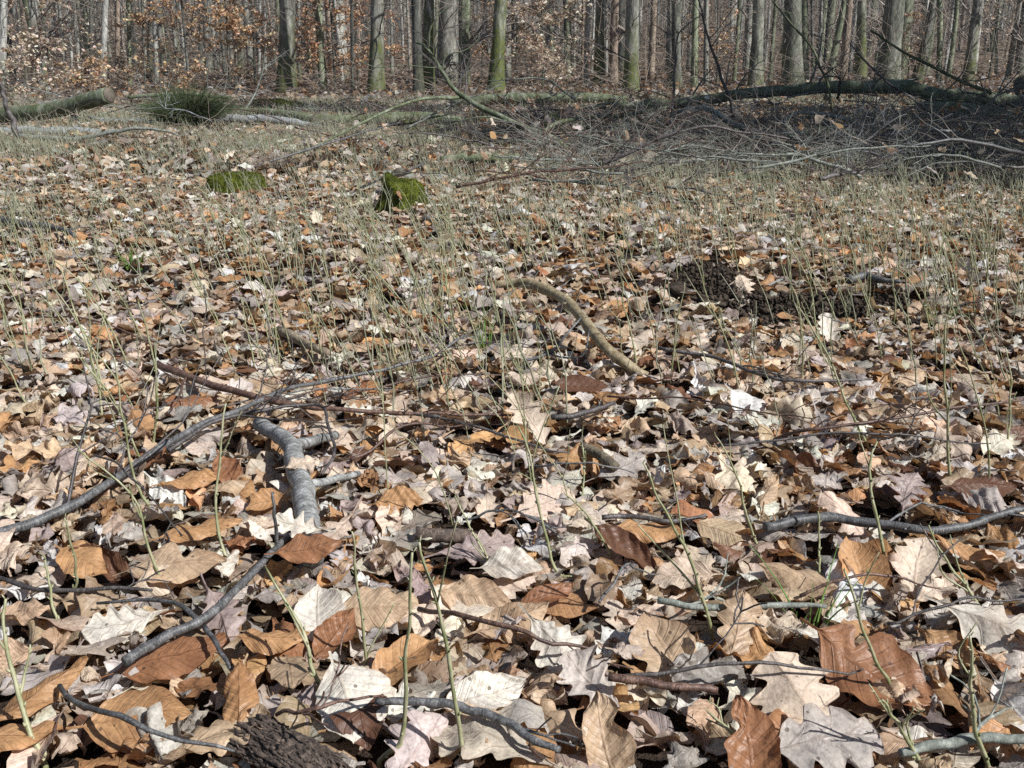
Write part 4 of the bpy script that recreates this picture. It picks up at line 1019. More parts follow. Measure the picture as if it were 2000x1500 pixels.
tuft(1830, 640, 14, .10, .03, M_GRASS, 'grass_tuft', 'dark green blades in the shade right of the soil heap', seed=5, w=.001, droop=.8)
tuft(140, 470, 10, .07, .03, M_GRASS, 'grass_tuft', 'tiny green blades at the far left of the leaves', seed=6, w=.001)
tuft(370, 250, 1900, .40, .15, M_TUFT, 'evergreen_clump', 'dark green bushy clump beside the sawn log on the left', 'bush', seed=7, w=.0030, droop=.6)
tuft(535, 330, 150, .12, .08, M_TWIGR, 'dead_grass_tuft', 'brown dead twiggy tuft behind the flat mossy stump', 'dead plant', seed=8, w=.0022, droop=.4)
tuft(1000, 262, 200, .16, .12, M_TWIGR, 'dead_grass_tuft', 'brown twiggy tuft behind the fallen crown', 'dead plant', seed=9, w=.0026, droop=.4)

# ------------------------------------------------------------------ logs and far fallen wood
def log(name, label, pts, r, mat, seed=0, n=30, cut=None, S=18, jit=.006, cat='log', twigs=0, tl=.5, **kw):
    P = smooth_path(pts, n, jit, seed); org = P[0].copy(); root = empty(name, org)
    rr = np.interp(np.linspace(0, 1, n), np.linspace(0, 1, len(r)), r)
    b = TB(); b.tube(P, rr, S, lump=.045); put('trunk', b.mesh('trunk', org), mat, root)
    if cut:
        for e in cut:
            i, j = (-1, -2) if e == 1 else (0, 1); d = P[i] - P[j]; d /= np.linalg.norm(d)
            c = TB(); c.tube([P[i] + d * .002, P[i] + d * .006], [rr[i] * .93, rr[i] * .90], S); put('cut_end', c.mesh('cut_end', org), M_CUT, root)
    g = np.random.default_rng(seed + 77)
    for t in range(twigs):
        i = int(g.uniform(.1, .95) * (n - 1)); a = P[min(i + 1, n - 1)] - P[i - 1]; a /= np.linalg.norm(a)
        s = np.cross(a, g.normal(0, 1, 3)); s /= np.linalg.norm(s); s[2] = abs(s[2])
        out = []; twiggy(P[i], a * .4 + s, tl * g.uniform(.5, 1.3), min(.012, rr[i] * .3), 2, out, g)
        e = TB(); [e.tube(q, qr, 4, cap=False) for q, qr in out]; put('branch', e.mesh('branch', org), B_BR, root)
    tag(root, label, cat); return root
log('sawn_log', 'thick mossy log with a sawn end propped up at the left edge', D([(-120, 240), (-20, 228), (60, 221), (120, 212), (165, 198), (213, 186)], [8.1, 7.9, 7.7, 7.6, 7.5, 7.4]),
    [.060, .060, .058, .056, .055, .056], B_LOG, 1, cut=[1], jit=.003)
log('log', 'pale bleached log on the ground right of the sawn log', D([(138, 233), (200, 240), (290, 243), (360, 240)], 7.6), [.035, .04, .035, .03], B_LOGP, 2)
log('log', 'thin pale log half hidden in shoots below the sawn log', D([(-30, 256), (60, 257), (180, 258), (240, 262)], 6.7), [.03, .03, .028, .02], B_LOGP, 3)
log('branch', 'long thin curved grey branch below the sawn log', D([(38, 266), (110, 270), (170, 268), (230, 255), (290, 251), (350, 262)], 6.2), [.017, .015, .013, .011, .009, .006], B_BR, 4, S=9, cat='branch')
log('dark_stick', 'dark leaning stick sticking up at the left edge', D([(0, 160), (12, 200), (24, 235), (35, 268)], 6.2), [.010, .014, .018, .018], B_DK, 5, S=9, cat='stick')
log('log', 'short grey log end poking out left of the green bush', D([(265, 211), (300, 212), (345, 214)], 9), [.035, .035, .035], B_LOG, 6, cut=[0])
log('log', 'mossy log crossing behind the green bush', D([(250, 190), (330, 183), (400, 186), (450, 192)], 10), [.016, .020, .018, .014], B_LOG, 7, twigs=3)
log('log', 'long green-grey log running right from the green bush', D([(420, 218), (520, 222), (600, 232), (690, 236), (800, 230), (900, 238)], [8.6, 8.4, 8.0, 7.9, 7.9, 7.8]), [.035, .04, .045, .045, .045, .04], B_LOG, 8, twigs=2)
log('log', 'pale log slanting behind the long green-grey log', D([(395, 236), (480, 232), (560, 236), (620, 248)], 7.6), [.03, .03, .028, .02], B_LOGP, 9)
log('log', 'far mossy log below the dark mossy tree', D([(880, 200), (960, 194), (1050, 192), (1150, 190), (1230, 198)], 10.5), [.05, .055, .055, .05, .045], B_LOG, 10, twigs=3)
log('log', 'half hidden grey log lying behind the round mossy stump', D([(590, 350), (660, 347), (740, 342), (830, 348), (960, 352)], 4.75), [.015, .018, .02, .018, .014], B_BR, 11, cat='log')
log('log', 'dark shaded log low in the brush right of the round mossy stump', D([(860, 312), (930, 308), (1010, 312), (1090, 322)], 5.3), [.02, .024, .022, .016], B_LOG, 12)
log('log', 'pale thin log in the brush below the fallen crown', D([(1130, 318), (1220, 312), (1330, 318), (1420, 322)], 5.2), [.014, .016, .016, .012], B_BR, 13)
log('log', 'dark log lying level beneath the tangled brush', D([(1240, 352), (1350, 356), (1480, 350), (1600, 362), (1700, 360)], 4.7), [.014, .018, .02, .02, .014], B_LOG, 14)
log('log', 'low log at the right edge in front of the brush', D([(1880, 415), (1940, 420), (2040, 424)], 3.9), [.014, .016, .016], B_BR, 15)
log('log', 'grey log end near the right edge, partly in leaves', D([(1900, 370), (1960, 376), (2060, 372)], 4.4), [.016, .018, .018], B_LOG, 16)
log('fallen_tree', 'long mossy fallen trunk arching across the right side', D([(1080, 218), (1160, 210), (1230, 205), (1310, 201), (1400, 190), (1480, 180), (1560, 175), (1660, 172), (1760, 173), (1830, 185), (1900, 192), (1980, 200), (2100, 215)],
    [9.4, 9.2, 9.0, 8.9, 8.7, 8.5, 8.4, 8.3, 8.2, 8.1, 8.0, 7.9, 7.8]), [.018, .028, .035, .040, .042, .044, .047, .050, .053, .055, .055, .055, .055], B_LOG, 17, 50, jit=.010, twigs=8, tl=.6, cat='fallen tree')
log('log', 'second mossy log lying under the arched fallen trunk at right', D([(1790, 212), (1860, 212), (1950, 222), (2080, 235)], [8, 7.8, 7.6, 7.4]), [.045, .05, .05, .05], B_LOG, 18, twigs=2)
log('log', 'mossy log deep in the brush, right of centre', D([(1480, 262), (1560, 270), (1640, 275), (1720, 262)], 6.2), [.03, .04, .04, .03], B_LOG, 19, twigs=3)
log('log', 'dark mossy log in the brush near the right edge', D([(1700, 285), (1800, 292), (1900, 290), (2060, 300)], 5.7), [.025, .03, .03, .03], B_LOG, 20, twigs=2)
# sawn butt at the right edge
log('sawn_log', 'big mossy log with a brown sawn end at the right edge', D([(2160, 140), (2070, 152), (2000, 170)], [11.5, 10.4, 9.4]), [.11, .11, .105], B_LOG, 21, n=10, cut=[1])

# fallen crown in the centre
fallen('fallen_limb', 'branch', 'bare fallen crown limb rising to the upper left in the centre',
       D([(1108, 292), (1062, 262), (1000, 238), (940, 210), (890, 175), (862, 140), (835, 95), (815, 82)], [5.6, 5.7, 5.8, 5.9, 6.0, 6.0, 6.0, 6.0]),
       [.019, .018, .017, .016, .014, .012, .009, .006], B_LOG, 9, 34, .006, 9, .5, .4, seed=31, depth=2, tmat=B_DK, up=.8,
       extra=[(D([(835, 96), (840, 55), (862, 25), (885, 8)], 6), (.006, .003)),
              (D([(900, 190), (850, 188), (790, 202), (720, 235), (650, 268), (585, 302)], [6, 5.8, 5.6, 5.4, 5.2, 5.0]), (.010, .004)),
              (D([(1058, 258), (1085, 238), (1140, 232), (1200, 228), (1290, 212), (1345, 196)], [5.7, 5.8, 6.2, 6.6, 7.2, 7.6]), (.012, .010)),
              (D([(990, 236), (960, 228), (920, 232), (870, 248), (800, 262)], 5.8), (.006, .003)),
              (D([(862, 140), (870, 110), (910, 98), (938, 68)], 6), (.004, .002)),
              (D([(862, 130), (800, 128), (740, 132), (700, 122)], 6.1), (.004, .002))])
CB = 'bare branches of the brush pile'
fallen('tall_branch', 'branch', 'thin upright branch standing out of the brush, right of centre', D([(1310, 225), (1316, 170), (1318, 110), (1330, 60), (1378, 25)], 6.8), [.010, .009, .007, .005, .003], B_DK, 7, 22, .006, 4, .5, .5, seed=32, depth=1)
fallen('tall_branch', 'branch', 'dark slanting branch from the top edge down into the brush', D([(1432, 230), (1425, 195), (1408, 150), (1390, 95), (1372, 30), (1362, -20)], 6.6), [.012, .011, .010, .008, .006, .004], B_DK, 7, 24, .005, 5, .5, .45, seed=33, depth=1)
fallen('tall_branch', 'branch', 'long straight branch sloping down right across the upper right', D([(1700, 60), (1780, 110), (1850, 145), (1900, 168), (1935, 180)], 7.2), [.007, .009, .011, .012, .012], B_GREEN, 7, 22, .004, 4, .4, .4, seed=34)
fallen('tall_branch', 'branch', 'thin straight branch crossing below the first sloping one', D([(1660, 85), (1720, 150), (1790, 200), (1860, 255), (1930, 300)], 6.2), [.005, .006, .007, .008, .008], B_DK, 7, 22, .004, 4, .4, .4, seed=35)
fallen('tall_branch', 'branch', 'thin branch from the top edge down to the fallen trunk', D([(1500, -10), (1540, 40), (1580, 85), (1600, 125), (1618, 165), (1625, 215)], 7.0), [.004, .006, .007, .008, .008, .008], B_GREEN, 7, 22, .005, 3, .4, .4, seed=36)
fallen('brush_branch', 'branch', 'grey-green forked branch in the brush below the fallen trunk', D([(1310, 226), (1360, 210), (1400, 222), (1450, 250), (1500, 275), (1570, 300)], [6.2, 6.1, 6, 5.9, 5.8, 5.7]), [.012, .014, .015, .016, .016, .012], B_BR, 8, 26, .006, 6, .4, .4, seed=37)
fallen('brush_branch', 'branch', 'pale whitish thin branch snaking through the brush', D([(1430, 240), (1480, 256), (1560, 262), (1610, 282), (1640, 305), (1635, 318), (1608, 322)], 5.8), [.006, .006, .006, .005, .005, .004, .003], B_LOGP, 7, 26, .004, 3, .3, .4, seed=38)
fallen('brush_branch', 'branch', 'long pale branch arching level through the brush at right', D([(1640, 272), (1740, 262), (1840, 255), (1920, 258), (2040, 268)], 5.9), [.006, .008, .009, .009, .008], B_LOGP, 7, 26, .005, 6, .35, .4, seed=39)
fallen('brush_branch', 'branch', 'thick grey-green branch curving down to the right edge', D([(1840, 255), (1900, 268), (1945, 284), (2050, 288)], 6.0), [.012, .014, .015, .014], B_BR, 8, 20, .004, 3, .3, .4, seed=40)
fallen('brush_branch', 'branch', 'branch curving like a hook above the brush', D([(1520, 255), (1550, 222), (1600, 222), (1660, 235), (1710, 262)], 6.1), [.010, .010, .010, .011, .011], B_BR, 8, 22, .005, 4, .3, .4, seed=41)
fallen('long_branch', 'branch', 'long thin branch leaning across the sunlit shoots left of the crown', D([(415, 335), (480, 330), (560, 305), (640, 280), (700, 262), (770, 242)], [4.9, 4.8, 4.9, 5.1, 5.3, 5.5]), [.003, .005, .005, .0045, .004, .003], B_SH, 7, 26, .003, 3, .3, .4, seed=42)
fallen('long_branch', 'branch', 'thin stick resting on the round mossy stump', D([(700, 368), (740, 352), (786, 340), (830, 315)], [3.95, 3.95, 3.95, 4.1]), [.005, .005, .0045, .003], B_SH, 7, 16, .002, 1, .1, .4, seed=43)
# the many others: brush pile, individual branches
def brush(n, box, hmax, lab, mats, ln=(.5, 1.2), seed=0, rr=(.0035, .010), grp=CB):
    g = np.random.default_rng(seed); k0 = 0
    for k in range(n):
        px = g.uniform(box[0], box[1]); py = g.uniform(box[2], box[3]); p = at(px, py, g.uniform(.03, hmax))
        a = g.normal(0, .55) + (pi if g.random() < .5 else 0); el = g.normal(.02, .11)
        L_ = g.uniform(*ln) * (.45 + .045 * p[1]); d = np.array([cos(a) * cos(el), sin(a) * cos(el) * .6, sin(el)])
        q = p + d * L_; q[2] = max(q[2], float(gz(q[0], q[1])) + .03)
        mid = (p + q) / 2 + g.normal(0, .05, 3) * L_ + [0, 0, .03 * L_]; mid[2] = max(mid[2], float(gz(mid[0], mid[1])) + .03)
        r0 = g.uniform(*rr); mt = mats[k % len(mats)]
        cw = {B_DK: 'dark', B_BR: 'grey-green', B_RED: 'red-brown', B_SH: 'grey', B_LOGP: 'whitish', B_GREEN: 'greenish'}[mt]
        o = fallen('brush_branch', 'branch', lab, [p, mid, q], [r0, r0 * .8, r0 * .35], mt, 6, 16, .006, int(g.integers(3, 7)), .34 * L_, .5, seed=seed * 100 + k, group=grp, depth=2, up=.7, spread=.8, tj=.09)
        PENDB.append((o, f"{'thick' if r0 > (rr[0] + rr[1]) / 2 else 'thin'} {cw} dead branch", px, py))
brush(72, (1130, 2050, 232, 350), .18, 'bare twiggy branch tangled in the shaded brush pile at right', [B_DK, B_BR, B_SH, B_BR, B_DK], seed=51, ln=(.5, 1.3), rr=(.003, .009))
brush(28, (840, 1420, 225, 372), .16, 'fine bare branch spread over the shoots around the fallen crown', [B_RED, B_DK, B_BR], (.5, 1.2), seed=52, rr=(.0025, .006), grp='fine branches around the fallen crown')
brush(12, (560, 900, 190, 260), .14, 'fine bare branch lying among the far logs left of the crown', [B_RED, B_DK, B_BR], (.6, 1.3), seed=53, rr=(.0035, .007), grp='fine branches among the far logs')
brush(12, (60, 560, 180, 255), .12, 'thin dead branch lying about the logs at left', [B_BR, B_DK, B_LOGP], (.5, 1.1), seed=54, rr=(.004, .009), grp='dead branches about the left logs')
brush(14, (1100, 2000, 185, 215), .3, 'bare branch standing behind the arched fallen trunk', [B_DK, B_GREEN, B_BR], (.6, 1.3), seed=55, rr=(.005, .010), grp='branches behind the fallen trunk')
# ground-level fine twig mass
def twig_mass(n, box, h, label, seed, mat, ln=(.15, .5), r=.0018):
    g = np.random.default_rng(seed); P = []
    pts = [at(g.uniform(box[0], box[1]), g.uniform(box[2], box[3])) for _ in range(n)]
    B = np.array(pts); B[:, 2] += g.uniform(.01, h, n)
    a = g.uniform(0, 2 * pi, n); el = g.normal(.12, .3, n); L_ = g.uniform(*ln, n) * (.4 + .1 * B[:, 1])
    d = np.stack([np.cos(a) * np.cos(el), np.sin(a) * np.cos(el), np.sin(el)], -1); K = 6; t = np.linspace(0, 1, K)[None, :, None]
    Q = B[:, None] + d[:, None] * L_[:, None, None] * t + np.cumsum(g.normal(0, .012, (n, K, 3)), 1) * L_[:, None, None] * 2
    Q[..., 2] = np.maximum(Q[..., 2], gz(Q[..., 0], Q[..., 1]) + .005)
    V, F = batch_tubes(Q, r * (.3 + .12 * B[:, 1:2]) * g.uniform(.6, 1.3, (n, 1)) * np.linspace(1, .4, K)[None], 3)
    o = put('twig_litter', mesh_np('twig_litter', V, F), mat); tag(o, label, 'twigs', None, 'stuff')
twig_mass(1900, (1020, 2100, 238, 385), .20, 'countless fine grey twigs of the brush pile at right', 61, M_TWIG, (.15, .5), .0023)
twig_mass(700, (-50, 1050, 175, 300), .08, 'countless fine twigs scattered over the far clearing', 62, M_TWIGR)
twig_mass(900, (-150, 2150, 150, 200), .30, 'fine twigs and dead stalks at the foot of the trees', 63, M_TWIGR, (.2, .7), .0016)

# ------------------------------------------------------------------ trees
def trunk_mesh(h, r, g, name='trunk', flare=.35, S=14, bend=.02, lean=(0, 0), n=22, curve=0.0):
    t = np.linspace(0, 1, n) ** 1.35; z = t * h - .15
    P = np.stack([lean[0] * z + curve * np.sin(np.clip(z / 2.2, 0, 1) * pi), lean[1] * z, z], -1)
    P[:, :2] += np.cumsum(g.normal(0, bend, (n, 2)), 0) * t[:, None]
    rr = r * (1 - .72 * t) * (1 + flare * np.exp(-np.clip(z, 0, None) / (r * 2.2)))
    b = TB(); b.tube(P, rr, S, lump=.03); return b.mesh(name), P, rr
def crown_mesh(P, rr, g, n=26, z0=.35, ln=2.2, name='crown', S=4):
    b = TB(); k0 = int(len(P) * z0)
    for _ in range(n):
        k = g.integers(k0, len(P)); a = g.uniform(0, 2 * pi); out = []
        twiggy(P[k], [cos(a), sin(a), g.uniform(.2, 1.0)], ln * g.uniform(.5, 1.2), max(.012, rr[k] * .45), 2, out, g, 6, .08, (2, 4), .7)
        for q, qr in out: b.tube(q, np.maximum(qr, .004), S, cap=False)
    return b.mesh(name)
def side_branches(root, P, rr, g, n, zr, ln, mat):
    for _ in range(n):
        z = g.uniform(*zr); k = int(np.argmin(np.abs(P[:, 2] - z))); a = g.uniform(0, 2 * pi); out = []
        twiggy(P[k], [cos(a), sin(a), g.uniform(.1, .7)], ln * g.uniform(.5, 1.3), max(.006, rr[k] * .12), 2, out, g, 7, .07)
        b = TB(); [b.tube(q, np.maximum(qr, .0025), 4, cap=False) for q, qr in out]; put('branch', b.mesh('branch'), mat, root)
TR = [ # x_top, x_base, y_base, width px, material, label
 (6, 3, 195, 15, B_PALE, 'white birch-like trunk at the left edge behind brown leaves'),
 (113, 130, 165, 8, B_GREY, 'slender light grey trunk, third from the left edge'),
 (105, 106, 160, 6, B_PALE, 'very thin whitish trunk just left of the slender light grey one'),
 (141, 157, 162, 10, B_GREY, 'grey-green trunk leaning right, left of the white one'),
 (205, 200, 170, 13, B_PALE, 'bright white trunk above the sawn log'),
 (229, 229, 172, 9, B_TAN, 'smooth tan trunk right of the bright white one'),
 (248, 254, 175, 8, B_GREEN, 'thin green-grey trunk right of the tan one'),
 (133, 143, 160, 6, B_PALE, 'thin pale trunk between two grey ones at left'),
 (178, 180, 170, 8, B_DARK, 'thin dark trunk left of the bright white one'),
 (259, 258, 152, 7, B_DARK, 'thin dark trunk behind the green-grey one at left'),
 (301, 306, 168, 9, B_PALE, 'pale trunk left of the big leafy beech sapling'),
 (292, 292, 160, 12, B_DARK, 'dark shaded trunk beside the pale one'),
 (393, 393, 130, 12, B_DARK, 'bluish dark trunk behind the leafy beech sapling'),
 (335, 350, 165, 7, B_GREY, 'thin trunk leaning right in front of the leafy sapling'),
 (563, 560, 180, 31, B_MOSSY, 'big grey trunk with yellow-green moss at its foot, left of centre'),
 (583, 585, 160, 8, B_GREY, 'thin grey trunk touching the big mossy-footed one'),
 (505, 506, 150, 6, B_PALE, 'thin pale trunk, left one of a close pair'),
 (517, 518, 148, 6, B_PALE, 'thin pale trunk, right one of a close pair'),
 (628, 630, 140, 6, B_PALE, 'lone thin pale trunk right of the big mossy-footed tree'),
 (688, 689, 180, 7, B_DARK, 'thin dark trunk among copper leaves left of centre'),
 (738, 735, 185, 28, B_MOSSY, 'thick grey trunk with a bulging mossy foot'),
 (764, 766, 150, 7, B_GREY, 'thin grey trunk right of the bulging mossy-footed tree'),
 (812, 818, 190, 19, B_DARK, 'dark trunk behind the top of the fallen crown'),
 (838, 836, 182, 22, B_MOSSYT, 'mossy trunk between the dark and the bright grey one'),
 (876, 872, 168, 36, B_GREY, 'broadest bright grey trunk in the centre'),
 (978, 968, 182, 27, B_MOSSYT, 'trunk wrapped high up in green moss, centre'),
 (1001, 1002, 140, 8, B_DARK, 'thin dark trunk just right of the moss-wrapped one'),
 (1151, 1143, 168, 10, B_PALE, 'pale leaning trunk right of centre'),
 (1139, 1137, 160, 6, B_TAN, 'thin pinkish trunk left of the pale leaning one'),
 (1172, 1170, 172, 19, B_MOSSYT, 'mossy dark trunk right of the pale leaning one'),
 (1184, 1184, 150, 6, B_PALE, 'thin light trunk in front of the mossy dark one'),
 (1201, 1197, 172, 17, B_TAN, 'medium brownish-grey trunk left of the moss-footed dark one'),
 (1237, 1232, 184, 26, B_MOSSY, 'thick trunk with dark left side and mossy foot, right of centre'),
 (1322, 1320, 175, 19, B_SHG, 'medium grey trunk behind the thin upright branch'),
 (1307, 1308, 165, 8, B_GREY, 'thin trunk hugging the medium grey one'),
 (1358, 1355, 178, 13, B_GREEN, 'slim green-grey trunk behind the slanting branch'),
 (1380, 1379, 170, 10, B_GREY, 'slim grey trunk with copper leaves beside it'),
 (1447, 1433, 165, 8, B_GREEN, 'slim leaning greenish trunk, fifth right of the moss-footed one'),
 (1484, 1475, 174, 24, B_SHG, 'thick grey-green trunk behind the fallen trunk, left of the mottled one'),
 (1515, 1503, 165, 8, B_GREEN, 'slim greenish trunk leaning right beside the thick grey-green one'),
 (1548, 1547, 170, 34, B_SHG, 'broad mottled grey trunk behind the fallen trunk'),
 (1573, 1573, 165, 14, B_GREEN, 'greenish trunk touching the broad mottled one'),
 (1587, 1588, 155, 6, B_DARK, 'very thin dark trunk right of the broad mottled one'),
 (1603, 1600, 150, 7, B_PALE, 'thin pinkish-white trunk right of the broad mottled one'),
 (1650, 1617, 164, 14, B_GREEN, 'light green trunk leaning strongly to the right'),
 (1658, 1645, 158, 16, B_TAN, 'brownish trunk beside the strongly leaning one'),
 (1683, 1681, 155, 19, B_MOSSYT, 'dark green trunk left of the widest right-hand trunk'),
 (1747, 1731, 170, 38, B_SHG, 'widest smooth grey-green trunk at right'),
 (1820, 1788, 166, 19, B_MOSSY, 'crooked leaning trunk with burls at right'),
 (1829, 1832, 168, 11, B_GREEN, 'slim green trunk right of the crooked one'),
 (1864, 1850, 160, 10, B_GREEN, 'slim leaning trunk between the crooked one and the right-hand dark one'),
 (1910, 1889, 168, 19, B_MOSSY, 'straight dark green trunk leaning right near the right edge'),
 (1948, 1945, 150, 6, B_GREEN, 'thin greenish trunk near the right edge'),
 (2002, 1990, 150, 17, B_DARK, 'dark trunk at the very right edge behind the sawn butt'),
]
gt = np.random.default_rng(91)
BIG = []
for i, (xt, xb, yb, w, mat, lab) in enumerate(TR):
    yb = yb + (0 if w > 12 else 0)
    p = at(xb, yb); Y = p[1]; t = atd(xt, 0, Y)
    dz = t[2] - p[2]; lean = (t[0] - p[0]) / dz
    fw = Y / cos(p_) * 1.0; r = w / FPX * Y * .5
    h = min(13, max(5.5, 60 * r)) * gt.uniform(.9, 1.1)
    root = empty('beech_tree' if mat not in (B_PALE,) else 'birch_tree', p)
    me, P, rr = trunk_mesh(h, r * 1.02, gt, lean=(lean, gt.normal(0, .02)), bend=.006 if w > 12 else .012, flare=.45 if w > 16 else .2, curve=.05 if 'crooked' in lab else 0)
    put('trunk', me, mat, root)
    side_branches(root, P, rr, gt, 3 if w > 8 else 2, (.4, 3.0), .9 if w > 8 else .6, B_DK)
    put('crown', crown_mesh(P, rr, gt, 7 if w > 12 else 4, .5, 2.0 if w > 12 else 1.2), B_DK if w < 10 else B_BR, root)
    tag(root, lab, 'tree', 'trees standing along the clearing edge')
    BIG.append((p[0], Y))
# background poles: copies of a few prototypes
def proto_tree(h, r, mat, seed, lab, name='slender_tree'):
    g = np.random.default_rng(seed); root = empty(name, (0, 0, 0))
    me, P, rr = trunk_mesh(h, r, g, S=7, bend=.03, n=14, flare=.15); put('trunk', me, mat, root)
    put('crown', crown_mesh(P, rr, g, 15, .2, 1.5, S=3), M_TWIG, root)
    tag(root, lab, 'tree'); return root
protos = [proto_tree(8, .055, B_GREY, 1, 'slender grey pole in the wood behind the clearing'), proto_tree(9, .07, B_GREEN, 2, 'slender greenish pole in the wood behind the clearing'),
          proto_tree(7, .045, B_PALE, 3, 'slender whitish pole in the wood behind the clearing'), proto_tree(9, .06, B_TAN, 4, 'slender brownish pole in the wood behind the clearing'),
          proto_tree(8, .05, B_DARK, 5, 'slender dark pole in the wood behind the clearing'), proto_tree(11, .11, B_GREY, 6, 'stout grey trunk deep in the wood'),
          proto_tree(11, .10, B_DARK, 7, 'stout dark trunk deep in the wood'), proto_tree(11, .12, B_GREEN, 8, 'stout greenish trunk deep in the wood')]
def copy_tree(root, loc, rz, s):
    r = root.copy(); COL.objects.link(r); r.location = loc; r.rotation_euler = (gt.normal(0, .02), gt.normal(0, .035), rz); r.scale = (s, s, s)
    for ch in root.children:
        c = ch.copy(); COL.objects.link(c); c.parent = r
    return r
slots = []
tries = 0
while len(slots) < 245 and tries < 9000:
    tries += 1
    Y = 15 + 34 * gt.random() ** .8; X = gt.uniform(-.60, .60) * Y
    if any(abs(X / Y - a / b) < .010 and abs(Y - b) < 3 for a, b in BIG): continue
    if any((X - a) ** 2 + (Y - b) ** 2 < .5 for a, b in slots): continue
    slots.append((X, Y))
GW = ['grey', 'green', 'white', 'brown', 'dark', 'stout grey', 'stout dark', 'stout green']
for i, (X, Y) in enumerate(slots):
    k = int(gt.choice(8, p=[.22, .16, .14, .10, .14, .08, .08, .08])); pr = protos[k]
    s = gt.uniform(.75, 1.3)
    first = not pr.get('used')
    if first:
        o = pr; o['used'] = 1; o.location = (X, Y, float(gz(X, Y))); o.rotation_euler = (0, 0, gt.uniform(0, 6)); o.scale = (s, s, s)
    else: o = copy_tree(pr, (X, Y, float(gz(X, Y))), gt.uniform(0, 6), s)
    o['group'] = GW[k] + ' poles in the wood behind the clearing'
    qx, qy, _ = proj([X, Y, float(gz(X, Y))]); PENDT.append((o, ('slender ' if k < 5 else '') + GW[k] + (' pole' if k < 5 else ' trunk'), float(qx), float(qy)))
for o in COL.objects:
    if 'used' in o: del o['used']
# far wood on the slope
def far_wood():
    g = np.random.default_rng(17); n = 5200
    Y = 42 + 95 * g.random(n) ** .8; X = g.uniform(-.75, .75, n) * Y; z0 = gz(X, Y)
    H = g.uniform(6, 12, n); K = 5; t = np.linspace(0, 1, K)[None]
    r = g.choice([.03, .05, .08, .13], n, p=[.35, .35, .2, .1]); ln = g.normal(0, .035, n)
    P = np.stack([X[:, None] + ln[:, None] * H[:, None] * t + g.normal(0, .05, (n, K)), np.repeat(Y[:, None], K, 1), z0[:, None] - .2 + H[:, None] * t], -1)
    V, F = batch_tubes(P, r[:, None] * (1 - .6 * t), 4)
    m = 15000; idx = g.integers(0, n, m); zz = g.uniform(.2, 1, m) * H[idx]; L_ = g.uniform(.5, 1.8, m); a = g.uniform(0, 2 * pi, m)
    B = np.stack([X[idx] + ln[idx] * zz, Y[idx], z0[idx] - .2 + zz], -1); d = np.stack([np.cos(a), np.sin(a), g.uniform(.1, 1.1, m)], -1)
    t3 = np.linspace(0, 1, 4)[None, :, None]; Q = B[:, None] + d[:, None] * L_[:, None, None] * t3 + g.normal(0, .08, (m, 4, 3)) * (t3 > 0)
    V2, F2 = batch_tubes(Q, .012 * np.linspace(1, .4, 4)[None] * np.ones((m, 1)), 3)
    o = put('distant_wood', mesh_np('distant_wood', np.vstack([V, V2]), np.vstack([F, F2 + len(V)])), M_FAR)
    tag(o, 'far leafless wood of countless thin stems rising behind', 'woodland', None, 'stuff')
far_wood()

# understory twigs in front of and within the wood
def understory():
    g = np.random.default_rng(23); n = 6500
    Y = 13 + 30 * g.random(n) ** .9; X = g.uniform(-.62, .62, n) * Y; z = g.uniform(.05, 2.4, n) ** 1.0 * (.4 + .02 * Y)
    a = g.uniform(0, 2 * pi, n); el = g.uniform(.1, 1.3, n); L_ = g.uniform(.3, 1.3, n)
    d = np.stack([np.cos(a) * np.cos(el), np.sin(a) * np.cos(el), np.sin(el)], -1); K = 5; t = np.linspace(0, 1, K)[None, :, None]
    B = np.stack([X, Y, gz(X, Y) + z], -1); Q = B[:, None] + d[:, None] * L_[:, None, None] * t + np.cumsum(g.normal(0, .03, (n, K, 3)), 1) * (t > 0)
    V, F = batch_tubes(Q, .0042 * g.uniform(.5, 1.5, (n, 1)) * np.linspace(1, .4, K)[None], 3)
    o = put('understory_twigs', mesh_np('understory_twigs', V, F), M_TWIGR); tag(o, 'bare twig haze of bushes between the trunks', 'twigs', None, 'stuff')
understory()

